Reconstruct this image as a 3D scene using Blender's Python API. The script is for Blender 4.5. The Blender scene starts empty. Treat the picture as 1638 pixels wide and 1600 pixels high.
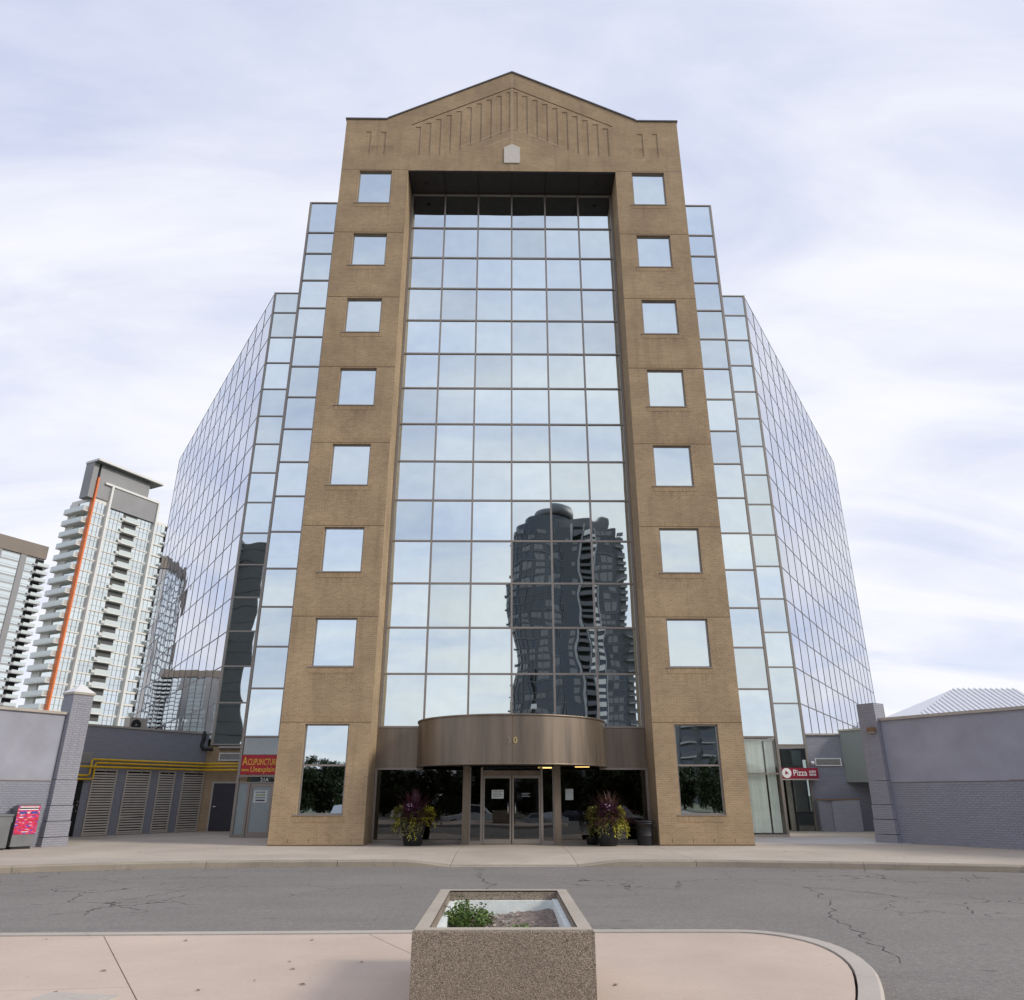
import bpy, math, random
from mathutils import Matrix, Vector
random.seed(7)
R = math.radians
scene = bpy.context.scene
COL = scene.collection

# ------------------------------------------------------------------ camera
cam_d = bpy.data.cameras.new('camera'); cam = bpy.data.objects.new('camera', cam_d); COL.objects.link(cam)
cam_d.sensor_fit = 'HORIZONTAL'; cam_d.sensor_width = 36.0; cam_d.lens = 26.214
cam_d.clip_start = 0.05; cam_d.clip_end = 6000
cam.location = (-0.293, 0, 1.6165)
cam.rotation_euler = (R(90 + 21.59), 0, R(-0.6))
scene.camera = cam
scene.render.resolution_x = 1024; scene.render.resolution_y = 1000

# ------------------------------------------------------------------ sky and sun
SUN = Vector((0.84, -0.34, 0.54)).normalized()
world = bpy.data.worlds.new('World'); scene.world = world; world.use_nodes = True
wt = world.node_tree; wt.nodes.clear()
def wn(t, **k):
    n = wt.nodes.new(t)
    for a, b in k.items(): setattr(n, a, b)
    return n
w_out = wn('ShaderNodeOutputWorld'); w_bg = wn('ShaderNodeBackground'); w_bg.inputs['Strength'].default_value = 0.1
sky = wn('ShaderNodeTexSky', sky_type='NISHITA', sun_disc=False, sun_elevation=math.asin(SUN.z), sun_rotation=math.atan2(SUN.x, SUN.y), air_density=1.0, dust_density=0.7, ozone_density=2.2)
tc = wn('ShaderNodeTexCoord'); sep = wn('ShaderNodeSeparateXYZ'); wt.links.new(tc.outputs['Generated'], sep.inputs[0])
zc = wn('ShaderNodeMath', operation='MAXIMUM'); wt.links.new(sep.outputs['Z'], zc.inputs[0]); zc.inputs[1].default_value = 0.0
za = wn('ShaderNodeMath', operation='ADD'); wt.links.new(zc.outputs[0], za.inputs[0]); za.inputs[1].default_value = 0.30
dv = wn('ShaderNodeVectorMath', operation='DIVIDE'); cmb = wn('ShaderNodeCombineXYZ')
for k in 'XYZ': wt.links.new(za.outputs[0], cmb.inputs[k])
wt.links.new(tc.outputs['Generated'], dv.inputs[0]); wt.links.new(cmb.outputs[0], dv.inputs[1])
mp = wn('ShaderNodeMapping'); mp.inputs['Rotation'].default_value = (0, 0, R(-35)); mp.inputs['Scale'].default_value = (0.8, 2.4, 0.0)
wt.links.new(dv.outputs[0], mp.inputs['Vector'])
n1 = wn('ShaderNodeTexNoise'); n1.inputs['Scale'].default_value = 1.9; n1.inputs['Detail'].default_value = 8; n1.inputs['Roughness'].default_value = 0.56; n1.inputs['Distortion'].default_value = 0.55
wt.links.new(mp.outputs[0], n1.inputs['Vector'])
n2 = wn('ShaderNodeTexNoise'); n2.inputs['Scale'].default_value = 0.9; n2.inputs['Detail'].default_value = 4; n2.inputs['Distortion'].default_value = 0.3
wt.links.new(dv.outputs[0], n2.inputs['Vector'])
nm = wn('ShaderNodeMath', operation='ADD'); wt.links.new(n1.outputs['Fac'], nm.inputs[0]); wt.links.new(n2.outputs['Fac'], nm.inputs[1])
hz_ = wn('ShaderNodeMapRange'); hz_.inputs['From Min'].default_value = 0.0; hz_.inputs['From Max'].default_value = 0.62; hz_.inputs['To Min'].default_value = 0.26; hz_.inputs['To Max'].default_value = -0.05; wt.links.new(zc.outputs[0], hz_.inputs['Value'])
nm0 = nm; nm = wn('ShaderNodeMath', operation='ADD'); wt.links.new(nm0.outputs[0], nm.inputs[0]); wt.links.new(hz_.outputs[0], nm.inputs[1])
ramp = wn('ShaderNodeMapRange'); ramp.inputs['From Min'].default_value = 0.74; ramp.inputs['From Max'].default_value = 1.18; ramp.inputs['To Min'].default_value = 0.74; ramp.inputs['To Max'].default_value = 1.0
wt.links.new(nm.outputs[0], ramp.inputs['Value'])
mixc = wn('ShaderNodeMix', data_type='RGBA'); wt.links.new(ramp.outputs[0], mixc.inputs['Factor']); wt.links.new(sky.outputs[0], mixc.inputs['A']); cmix = wn('ShaderNodeMix', data_type='RGBA'); cmix.inputs['A'].default_value = (4.6, 5.0, 6.7, 1); cmix.inputs['B'].default_value = (6.5, 6.55, 6.8, 1)
cr = wn('ShaderNodeMapRange'); cr.inputs['From Min'].default_value = 0.70; cr.inputs['From Max'].default_value = 1.30; wt.links.new(nm.outputs[0], cr.inputs['Value']); wt.links.new(cr.outputs[0], cmix.inputs['Factor']); wt.links.new(cmix.outputs['Result'], mixc.inputs['B'])
wt.links.new(mixc.outputs['Result'], w_bg.inputs['Color']); wt.links.new(w_bg.outputs[0], w_out.inputs[0])
sun_d = bpy.data.lights.new('sun', 'SUN'); sun_d.energy = 1.5; sun_d.angle = R(12); sun_d.color = (1.0, 0.93, 0.82)
sun = bpy.data.objects.new('sun', sun_d); COL.objects.link(sun); sun.rotation_euler = (-SUN).to_track_quat('-Z', 'Y').to_euler(); sun.location = (60, -40, 80)
scene.view_settings.view_transform = 'Standard'; scene.view_settings.look = 'None'; scene.view_settings.exposure = 0.58; scene.view_settings.gamma = 1

# ------------------------------------------------------------------ materials
class NT:
    def __init__(s, name):
        s.m = bpy.data.materials.new(name); s.m.use_nodes = True; s.t = s.m.node_tree; s.b = s.t.nodes['Principled BSDF']
    def n(s, typ, ins=None, **k):
        x = s.t.nodes.new(typ)
        for a, b in k.items(): setattr(x, a, b)
        for a, b in (ins or {}).items():
            if hasattr(b, 'is_output'): s.t.links.new(b, x.inputs[a])
            else: x.inputs[a].default_value = b
        return x
    def l(s, a, b): s.t.links.new(a, b)
    def noise(s, scale, detail=4, vec=None, rough=0.55, dist=0.0):
        x = s.n('ShaderNodeTexNoise', {'Scale': scale, 'Detail': detail, 'Roughness': rough, 'Distortion': dist})
        if vec is not None: s.l(vec, x.inputs['Vector'])
        return x.outputs['Fac']
    def rng(s, v, a, b, c, d):
        return s.n('ShaderNodeMapRange', {'Value': v, 'From Min': a, 'From Max': b, 'To Min': c, 'To Max': d}).outputs[0]
    def mix(s, f, a, b, bt='MIX'):
        x = s.n('ShaderNodeMix', data_type='RGBA', blend_type=bt)
        for k, v in (('Factor', f), ('A', a), ('B', b)):
            if hasattr(v, 'is_output'): s.l(v, x.inputs[k])
            else: x.inputs[k].default_value = v if k == 'Factor' else (*v[:3], 1)
        return x.outputs['Result']
    def pos(s): return s.n('ShaderNodeNewGeometry').outputs['Position']
    def uv(s): return s.n('ShaderNodeUVMap', uv_map='UVMap').outputs[0]
    def bump(s, h, strength=0.5, dist=0.02):
        x = s.n('ShaderNodeBump', {'Strength': strength, 'Distance': dist, 'Height': h}); s.l(x.outputs[0], s.b.inputs['Normal'])
    def stretch(s, vec, sc):
        return s.n('ShaderNodeMapping', {'Vector': vec, 'Scale': sc}).outputs[0]

def plain(name, col, rough=0.5, metal=0.0, var=0.12, vs=3.0, bump=0.0, bs=60):
    t = NT(name); p = t.pos()
    f = t.noise(vs, 5, p)
    c = t.mix(t.rng(f, .3, .7, 0, 1), tuple(v * (1 - var) for v in col), tuple(min(1, v * (1 + var)) for v in col))
    t.l(c, t.b.inputs['Base Color']); t.b.inputs['Roughness'].default_value = rough; t.b.inputs['Metallic'].default_value = metal
    if bump: t.bump(t.noise(bs, 4, p), bump, 0.01)
    return t.m

def brick_mat(name, c1, c2, mortar, bw=0.21, rh=0.075, off=0.5, ms=0.008, streak=0.35, bump=0.8, patch=0.26, sill_stain=False):
    t = NT(name); uv = t.uv()
    b = t.n('ShaderNodeTexBrick', {'Vector': uv, 'Color1': (*c1, 1), 'Color2': (*c2, 1), 'Mortar': (*mortar, 1), 'Scale': 1.0, 'Mortar Size': ms, 'Mortar Smooth': 0.2, 'Bias': 0.0, 'Brick Width': bw, 'Row Height': rh}, offset=off)
    big = t.noise(0.55, 5, uv, 0.6)
    c = t.mix(t.rng(big, .3, .7, 0, 1), tuple([1 - patch] * 3), (1 + patch * .5, 1 + patch * .45, 1 + patch * .4))
    c = t.mix(1.0, b.outputs['Color'], c, 'MULTIPLY')
    st = t.noise(1.0, 5, t.stretch(uv, (2.6, .22, 1)), 0.6)
    c = t.mix(t.rng(st, .52, .8, 0, streak), c, tuple(v * .45 for v in c1))
    if sill_stain:
        ps_ = t.n('ShaderNodeSeparateXYZ', {0: t.pos()})
        m_ = lambda op, a, b: t.n('ShaderNodeMath', {0: a, 1: b}, operation=op).outputs[0]
        dx = m_('ABSOLUTE', m_('SUBTRACT', m_('ABSOLUTE', ps_.outputs[0], 0.0), 6.65), 0.0)
        fr_ = m_('FRACT', m_('DIVIDE', m_('SUBTRACT', ps_.outputs[2], 6.0), 3.655), 0.0)
        drop = t.rng(fr_, .68, .995, 0, 1)
        sn = t.rng(t.noise(1.0, 4, t.stretch(uv, (5.5, .5, 1)), .6), .40, .70, 0, 1)
        k_ = m_('MULTIPLY', m_('MULTIPLY', m_('MULTIPLY', drop, drop), sn), t.rng(dx, .55, 1.15, .75, 0))
        c = t.mix(k_, c, (.12, .085, .055))
    fine = t.noise(30, 3, uv)
    c = t.mix(t.rng(fine, .3, .7, 0, .25), c, tuple(v * .6 for v in c1))
    t.l(c, t.b.inputs['Base Color']); t.b.inputs['Roughness'].default_value = .85
    h = t.n('ShaderNodeMath', {0: t.rng(b.outputs['Fac'], 0, 1, 1, 0), 1: t.rng(fine, 0, 1, 0, .3)}, operation='ADD').outputs[0]
    t.bump(h, bump, .008)
    return t.m

def mirror_mat(name, col, wav=0.0078, rough=0.012, wscale=0.55):
    t = NT(name); g = t.n('ShaderNodeNewGeometry'); oi = t.n('ShaderNodeObjectInfo')
    r = t.n('ShaderNodeMath', {0: g.outputs['Random Per Island'], 1: oi.outputs['Random']}, operation='ADD').outputs[0]
    r40 = t.n('ShaderNodeMath', {0: r, 1: 40.0}, operation='MULTIPLY').outputs[0]
    cx = t.n('ShaderNodeCombineXYZ', {'X': r40, 'Y': r40, 'Z': r40}).outputs[0]
    v = t.n('ShaderNodeVectorMath', {0: g.outputs['Position'], 1: cx}, operation='ADD').outputs[0]
    f = t.noise(wscale, 1.2, v, .4)
    hs = t.n('ShaderNodeMath', {0: f, 1: wav}, operation='MULTIPLY').outputs[0]
    t.bump(hs, 1.0, 1.0)
    tint = t.rng(t.n('ShaderNodeMath', {0: r, 1: 1.0}, operation='FRACT').outputs[0] if False else oi.outputs['Random'], 0, 1, .86, 1.04)
    dirt = t.rng(t.noise(1.7, 5, g.outputs['Position']), .3, .75, 1.0, .93)
    k = t.n('ShaderNodeMath', {0: tint, 1: dirt}, operation='MULTIPLY').outputs[0]
    kc = t.n('ShaderNodeCombineXYZ', {'X': k, 'Y': k, 'Z': k}).outputs[0]
    t.l(t.mix(1.0, col, kc, 'MULTIPLY'), t.b.inputs['Base Color'])
    t.b.inputs['Metallic'].default_value = 1.0; t.b.inputs['Roughness'].default_value = rough
    return t.m

def clear_glass(name, tint=(.62, .68, .66), refl=.16, wav=.004):
    t = NT(name); t.t.nodes.remove(t.b)
    g = t.n('ShaderNodeNewGeometry')
    hs = t.n('ShaderNodeMath', {0: t.noise(.6, 1, g.outputs['Position']), 1: wav}, operation='MULTIPLY').outputs[0]
    bp = t.n('ShaderNodeBump', {'Strength': 1.0, 'Distance': 1.0, 'Height': hs}).outputs[0]
    tr = t.n('ShaderNodeBsdfTransparent', {'Color': (*tint, 1)}); gl = t.n('ShaderNodeBsdfGlossy', {'Color': (.9, .93, .95, 1), 'Roughness': .01, 'Normal': bp})
    fr = t.n('ShaderNodeFresnel', {'IOR': 1.5}); f0 = t.rng(fr.outputs[0], 0, 1, refl, 1.0); f = t.n('ShaderNodeMath', {0: f0, 1: t.rng(g.outputs['Backfacing'], 0, 1, 1, 0)}, operation='MULTIPLY').outputs[0]
    mx = t.n('ShaderNodeMixShader'); t.l(f, mx.inputs[0]); t.l(tr.outputs[0], mx.inputs[1]); t.l(gl.outputs[0], mx.inputs[2])
    t.l(mx.outputs[0], t.t.nodes['Material Output'].inputs[0]); return t.m

def concrete_mat(name, col, rough=.85, stain=.5, sc=1.0, speck=True):
    t = NT(name); p = t.pos()
    c = t.mix(t.rng(t.noise(.35 * sc, 6, p, .6), .32, .68, 0, 1), tuple(v * .84 for v in col), tuple(min(1, v * 1.1) for v in col))
    c = t.mix(t.rng(t.noise(1.9 * sc, 6, p, .65, .6), .56, .80, 0, stain), c, tuple(v * .55 for v in col))
    c = t.mix(t.rng(t.noise(38, 3, p), .3, .7, 0, .22), c, tuple(v * .62 for v in col))
    if speck:
        v = t.n('ShaderNodeTexVoronoi', {'Vector': p, 'Scale': 2.3}); c = t.mix(t.rng(v.outputs['Distance'], .02, .05, .55, 0), c, tuple(x * .35 for x in col))
    t.l(c, t.b.inputs['Base Color']); t.b.inputs['Roughness'].default_value = rough
    t.bump(t.noise(90, 4, p), .35, .006); return t.m

def asphalt_mat():
    t = NT('asphalt'); p = t.pos()
    c = t.mix(t.rng(t.noise(.22, 6, p, .62, .5), .3, .7, 0, 1), (.185, .168, .152), (.315, .286, .257))
    c = t.mix(t.rng(t.noise(.9, 5, t.stretch(p, (.35, 1.4, 1)), .6), .5, .78, 0, .6), c, (.10, .093, .088))
    ag = t.n('ShaderNodeTexVoronoi', {'Vector': p, 'Scale': 85.0})
    c = t.mix(.5, c, t.mix(ag.outputs['Color'], (.105, .096, .088), (.46, .42, .375)))
    c = t.mix(t.rng(t.noise(14, 4, p, .7), .3, .7, 0, .5), c, (.115, .108, .102))
    dv = t.n('ShaderNodeVectorMath', {0: p, 1: t.n('ShaderNodeTexNoise', {'Vector': p, 'Scale': 1.3, 'Detail': 4}).outputs['Color']}, operation='ADD').outputs[0]
    vo = t.n('ShaderNodeTexVoronoi', {'Vector': dv, 'Scale': .55}, feature='DISTANCE_TO_EDGE')
    crack = t.rng(vo.outputs['Distance'], .004, .012, 1, 0)
    msk = t.rng(t.noise(.16, 3, p), .52, .60, 0, 1)
    cf = t.n('ShaderNodeMath', {0: crack, 1: msk}, operation='MULTIPLY').outputs[0]
    c = t.mix(cf, c, (.03, .028, .028))
    spots = t.n('ShaderNodeTexVoronoi', {'Vector': t.stretch(p, (.8, 1.6, 1)), 'Scale': 1.0}).outputs['Distance']
    c = t.mix(t.rng(spots, .03, .10, .5, 0), c, (.05, .048, .05))
    t.l(c, t.b.inputs['Base Color']); t.b.inputs['Roughness'].default_value = .9
    t.bump(ag.outputs['Distance'], .5, .01); return t.m

def aggregate_mat():
    t = NT('exposed_aggregate'); p = t.pos()
    v = t.n('ShaderNodeTexVoronoi', {'Vector': p, 'Scale': 150.0})
    bw = t.n('ShaderNodeSeparateColor', {'Color': v.outputs['Color']}).outputs[0]
    c = t.mix(t.rng(bw, 0, 1, 0, 1), (.12, .09, .066), (.66, .545, .42))
    c = t.mix(t.rng(v.outputs['Distance'], .3, .75, 0, .7), c, (.16, .128, .10))
    c = t.mix(t.rng(t.noise(1.6, 5, p), .35, .7, 0, .35), c, (.22, .175, .135))
    t.l(c, t.b.inputs['Base Color']); t.b.inputs['Roughness'].default_value = .85
    t.bump(t.rng(v.outputs['Distance'], 0, .7, 1, 0), .9, .008); return t.m

def emis(name, col, s):
    t = NT(name); t.b.inputs['Emission Color'].default_value = (*col, 1); t.b.inputs['Emission Strength'].default_value = s; t.b.inputs['Base Color'].default_value = (*col, 1); return t.m

def leaf_mat(name, a, b, rough=.6):
    t = NT(name); g = t.n('ShaderNodeNewGeometry')
    t.l(t.mix(g.outputs['Random Per Island'], a, b), t.b.inputs['Base Color']); t.b.inputs['Roughness'].default_value = rough
    t.b.inputs['Subsurface Weight'].default_value = 0.0
    return t.m

def bronze_mat():
    t = NT('bronze_panel'); p = t.pos()
    st = t.noise(1.0, 5, t.stretch(p, (2.2, 2.2, .18)), .6)
    c = t.mix(t.rng(st, .3, .7, 0, 1), (.155, .128, .104), (.28, .225, .172))
    c = t.mix(t.rng(t.noise(6, 5, t.stretch(p, (3, 3, .15)), .6), .62, .78, 0, .22), c, (.42, .36, .3))
    t.l(c, t.b.inputs['Base Color']); t.b.inputs['Metallic'].default_value = .75; t.l(t.rng(st, .3, .7, .36, .5), t.b.inputs['Roughness']); return t.m

def confetti_mat():
    t = NT('red_print'); uv = t.uv()
    v = t.n('ShaderNodeTexVoronoi', {'Vector': t.stretch(uv, (1.0, 2.2, 1)), 'Scale': 14.0, 'Randomness': 1.0})
    s = t.n('ShaderNodeSeparateColor', {'Color': v.outputs['Color']})
    c = t.mix(t.rng(s.outputs[0], .55, .6, 0, 1), (.55, .015, .05), (.72, .04, .14))
    c = t.mix(t.rng(s.outputs[1], .82, .84, 0, 1), c, (.12, .06, .38))
    c = t.mix(t.rng(s.outputs[2], .86, .88, 0, 1), c, (.75, .30, .36))
    t.l(c, t.b.inputs['Base Color']); t.b.inputs['Roughness'].default_value = .4; return t.m

def paint_brick(name, col):
    t = NT(name); uv = t.uv()
    b = t.n('ShaderNodeTexBrick', {'Vector': uv, 'Scale': 1.0, 'Mortar Size': .008, 'Mortar Smooth': .4, 'Brick Width': .21, 'Row Height': .075, 'Color1': (*col, 1), 'Color2': (*[v * .86 for v in col], 1), 'Mortar': (*[v * .80 for v in col], 1)})
    c = t.mix(t.rng(t.noise(.5, 6, uv, .6), .3, .7, 0, .7), b.outputs['Color'], tuple(v * .8 for v in col))
    c = t.mix(t.rng(t.noise(1, 4, t.stretch(uv, (3, .25, 1)), .6), .58, .8, 0, .3), c, tuple(v * .6 for v in col))
    t.l(c, t.b.inputs['Base Color']); t.b.inputs['Roughness'].default_value = .7
    t.bump(t.rng(b.outputs['Fac'], 0, 1, 1, 0), 1.0, .012); return t.m

M = dict(
    brick=brick_mat('tan_brick', (.445, .315, .185), (.365, .255, .147), (.50, .40, .27), sill_stain=True, streak=.5),
    soldier=brick_mat('soldier_brick', (.43, .30, .17), (.345, .235, .132), (.44, .342, .228), bw=.075, rh=.21, off=0.0),
    stone=concrete_mat('plaque_stone', (.62, .58, .52), speck=False),
    joint=plain('sealant_joint', (.16, .115, .075), .8),
    caulk=plain('pale_caulk', (.55, .45, .33), .8),
    coping=plain('coping_metal', (.12, .11, .11), .45, .4),
    mirror=mirror_mat('mirror_glass', (.74, .825, .835)),
    wingmirror=mirror_mat('wing_mirror_glass', (.62, .67, .76), wav=.006),
    clear=clear_glass('storefront_glass'),
    lobbyglass=clear_glass('lobby_glass', (.42, .45, .42), .10),
    mull=plain('mullion_metal', (.30, .265, .235), .42, .55, .06),
    wmull=plain('wing_mullion_metal', (.13, .115, .105), .45, .4, .06),
    frost=plain('frosted_door_film', (.30, .36, .37), .25, 0, .05),
    blindglass=clear_glass('blind_window_glass', (.98, 1, .99), .05),
    skylitrim=concrete_mat('skylit_rim_concrete', (.45, .395, .32), stain=.6, sc=3, speck=False),  # paler rim colour: sky light on the upward face is painted in
    bronze=bronze_mat(),
    darkmetal=plain('dark_soffit_metal', (.035, .03, .028), .5, .3),
    black=plain('black_plastic', (.014, .014, .016), .6, 0, .2, 8),
    backing=plain('dark_backing', (.05, .05, .055), .8),
    roof=concrete_mat('flat_roof', (.32, .31, .30), speck=False),
    greybrick=paint_brick('grey_painted_brick', (.31, .318, .372)),
    greypanel=plain('grey_painted_panel', (.325, .33, .385), .75, 0, .13, .9, .5, 24),
    pilbrick=paint_brick('pilaster_painted_brick', (.345, .348, .40)),
    greenpanel=plain('grey_green_panel', (.21, .235, .24), .55, 0, .06, .8),
    whitecap=plain('white_cap', (.75, .74, .74), .5, .0, .06),
    trim=plain('beige_metal_trim', (.42, .38, .33), .5, .2, .08),
    louver=plain('louver_metal', (.58, .52, .45), .5, .2, .08),
    dark=plain('dark_void', (.012, .012, .013), .9),
    doorblue=plain('dark_painted_door', (.035, .033, .045), .45),
    yellow=plain('yellow_pipe_paint', (.72, .45, .015), .4),
    chrome=plain('brushed_steel', (.6, .6, .6), .3, 1.0, .05),
    grass=plain('ground_cover', (.09, .10, .06), .9, 0, .3, .4),
    asphalt=asphalt_mat(),
    walk=concrete_mat('sidewalk_concrete', (.52, .452, .372)),
    pad=concrete_mat('pale_concrete_pad', (.60, .585, .575)),
    kerb=concrete_mat('kerb_concrete', (.35, .30, .235), stain=.9, sc=1.6),
    pink=concrete_mat('pink_concrete', (.60, .48, .385), stain=.2),
    ikerb=concrete_mat('island_kerb_concrete', (.50, .45, .39), stain=.6),
    crack=plain('crack_fill', (.028, .026, .026), .95),
    aggregate=aggregate_mat(),
    foam=plain('white_foam', (.78, .83, .80), .7, 0, .08, 9, .3, 40),
    soil=plain('dry_soil', (.21, .165, .135), .95, 0, .45, 22, 1.0, 55),
    red=plain('red_sign_face', (.45, .012, .025), .35),
    maroon=plain('maroon_sign_face', (.27, .018, .04), .35),
    gold=plain('gold_letter', (.85, .52, .06), .45),
    dullgold=plain('dull_numeral', (.30, .25, .20), .45, .3),
    palegold=plain('pale_gold_numeral', (.62, .48, .22), .4, .3),
    white=plain('white_paint', (.82, .82, .80), .5, 0, .04),
    redprint=confetti_mat(),
    blueprint=plain('blue_print', (.05, .07, .33), .4),
    binsteel=plain('bin_grey_steel', (.21, .215, .22), .42, .5, .1),
    paper=plain('paper_notice', (.62, .68, .68), .7),
    greytext=plain('grey_print', (.25, .28, .3), .7),
    greenprint=plain('green_print', (.30, .34, .10), .6),
    blind=plain('blind_fabric', (.80, .86, .80), .75, 0, .05),
    tile=plain('lobby_tile', (.13, .09, .07), .3),
    wood=plain('lobby_wood', (.12, .05, .03), .4),
    lamp=emis('warm_lamp', (1.0, .66, .22), 1.3),
    plaster=plain('pale_plaster', (.48, .47, .42), .8),
    rust=plain('rusty_lamp_case', (.20, .12, .07), .6),
    orange=plain('orange_panel', (.78, .19, .05), .5),
    twhite=plain('tower_white', (.74, .73, .70), .6, 0, .05, .3),
    tgrey=plain('tower_grey_panel', (.26, .26, .265), .5, .2, .08, .2),
    tbrown=plain('tower_brown_panel', (.20, .165, .135), .5, .2, .08, .2),
    tlight=plain('tower_light_grey', (.40, .40, .41), .6, 0, .06, .2),
    tglass=mirror_mat('tower_window_glass', (.80, .87, .87), wav=.05, rough=.05, wscale=.2),
    tdark=mirror_mat('dark_tower_glass', (.068, .075, .086), wav=.05, rough=.06, wscale=.3),
    tdark2=plain('dark_tower_frame', (.125, .128, .135), .5, .3, .2, .15),
    tcharcoal=plain('charcoal_concrete', (.10, .10, .10), .7, 0, .12, .15),
    railglass=plain('balcony_rail_glass', (.62, .68, .67), .15, .3, .06),
    raildark=plain('dark_balcony_rail', (.10, .105, .115), .3, .3, .1),
    bark=plain('bark', (.10, .07, .05), .9),
    leafd=leaf_mat('dark_tree_leaf', (.022, .035, .012), (.06, .08, .022)),
    purple=leaf_mat('purple_blade', (.03, .006, .012), (.10, .018, .032)),
    bronzeblade=leaf_mat('bronze_blade', (.05, .02, .018), (.15, .075, .05)),
    lime=leaf_mat('lime_leaf', (.26, .25, .025), (.55, .50, .05)),
    olive=leaf_mat('olive_leaf', (.09, .10, .02), (.24, .22, .05)),
    plum=leaf_mat('plum_leaf', (.05, .012, .04), (.14, .03, .09)),
    petal=leaf_mat('pale_petal', (.75, .72, .70), (.85, .60, .72)),
    weed=leaf_mat('weed_leaf', (.06, .12, .02), (.16, .24, .05)),
    carwhite=plain('white_car_paint', (.72, .72, .71), .25, 0, .03),
    carsilver=plain('silver_car_paint', (.42, .43, .45), .25, .5, .03),
    carblue=plain('navy_car_paint', (.04, .05, .09), .25, .2, .03),
    cargrey=plain('grey_car_paint', (.16, .165, .17), .25, .4, .03),
    carglass=plain('car_window_glass', (.02, .024, .028), .06, .2, .02),
    tyre=plain('tyre_rubber', (.02, .02, .02), .85),
    metalroof=plain('white_standing_seam', (.72, .72, .74), .4, .2, .04),
)

# ------------------------------------------------------------------ mesh building
def set_uv(me):
    uvl = me.uv_layers.new(name='UVMap')
    for p in me.polygons:
        n = p.normal
        if abs(n.z) < .7:
            h = math.hypot(n.x, n.y); tx, ty = -n.y / h, n.x / h
            for li in p.loop_indices:
                c = me.vertices[me.loops[li].vertex_index].co; uvl.data[li].uv = (c.x * tx + c.y * ty, c.z)
        else:
            for li in p.loop_indices:
                c = me.vertices[me.loops[li].vertex_index].co; uvl.data[li].uv = (c.x, c.y)

class MB:
    def __init__(s): s.v = []; s.f = []
    def add(s, vs, fs, M4=None):
        o = len(s.v)
        s.v += [tuple(M4 @ Vector(v)) if M4 else tuple(v) for v in vs]; s.f += [tuple(i + o for i in f) for f in fs]; return s
    def box(s, x0, x1, y0, y1, z0, z1, M4=None):
        return s.add([(x0, y0, z0), (x1, y0, z0), (x1, y1, z0), (x0, y1, z0), (x0, y0, z1), (x1, y0, z1), (x1, y1, z1), (x0, y1, z1)],
                     [(0, 3, 2, 1), (4, 5, 6, 7), (0, 1, 5, 4), (1, 2, 6, 5), (2, 3, 7, 6), (3, 0, 4, 7)], M4)
    def prism(s, poly, z0, z1, M4=None):
        a = sum(poly[i][0] * poly[(i + 1) % len(poly)][1] - poly[(i + 1) % len(poly)][0] * poly[i][1] for i in range(len(poly)))
        if a < 0: poly = poly[::-1]
        n = len(poly)
        return s.add([(x, y, z0) for x, y in poly] + [(x, y, z1) for x, y in poly], [tuple(range(n))[::-1], tuple(range(n, 2 * n))] + [(i, (i + 1) % n, n + (i + 1) % n, n + i) for i in range(n)], M4)
    def quad(s, *p): return s.add(p, [tuple(range(len(p)))])
    def tube(s, pts, r, n=8, M4=None):
        vs = []; fs = []; m = len(pts)
        rr = r if isinstance(r, (list, tuple)) else [r] * m
        for i, p in enumerate(pts):
            p = Vector(p); d = (Vector(pts[min(i + 1, m - 1)]) - Vector(pts[max(i - 1, 0)])).normalized()
            a = d.orthogonal().normalized() if abs(d.z) > .9 else d.cross(Vector((0, 0, 1))).normalized()
            b = d.cross(a)
            for k in range(n):
                t = 2 * math.pi * k / n; vs.append(p + a * math.cos(t) * rr[i] + b * math.sin(t) * rr[i])
        for i in range(m - 1):
            for k in range(n): fs.append((i * n + k, i * n + (k + 1) % n, (i + 1) * n + (k + 1) % n, (i + 1) * n + k))
        fs.append(tuple(range(n))[::-1]); fs.append(tuple(range((m - 1) * n, m * n)))
        return s.add(vs, fs, M4)
    def lathe(s, prof, n=24, M4=None):
        vs = [(r * math.cos(2 * math.pi * k / n), r * math.sin(2 * math.pi * k / n), z) for r, z in prof for k in range(n)]
        fs = [(i * n + k, i * n + (k + 1) % n, (i + 1) * n + (k + 1) % n, (i + 1) * n + k) for i in range(len(prof) - 1) for k in range(n)]
        return s.add(vs, fs, M4)
    def build(s, name, mat, parent=None, smooth=False, recenter=True):
        xs = list(zip(*s.v)); c = Vector(((min(xs[0]) + max(xs[0])) / 2, (min(xs[1]) + max(xs[1])) / 2, min(xs[2]))) if recenter else Vector((0, 0, 0))
        me = bpy.data.meshes.new(name); me.from_pydata(s.v, [], s.f); me.update(); set_uv(me)
        if recenter: me.transform(Matrix.Translation(-c))
        me.materials.append(M[mat] if isinstance(mat, str) else mat)
        if smooth:
            for p in me.polygons: p.use_smooth = True
        o = bpy.data.objects.new(name, me); o.location = c; COL.objects.link(o)
        if parent: adopt(o, parent)
        return o

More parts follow.
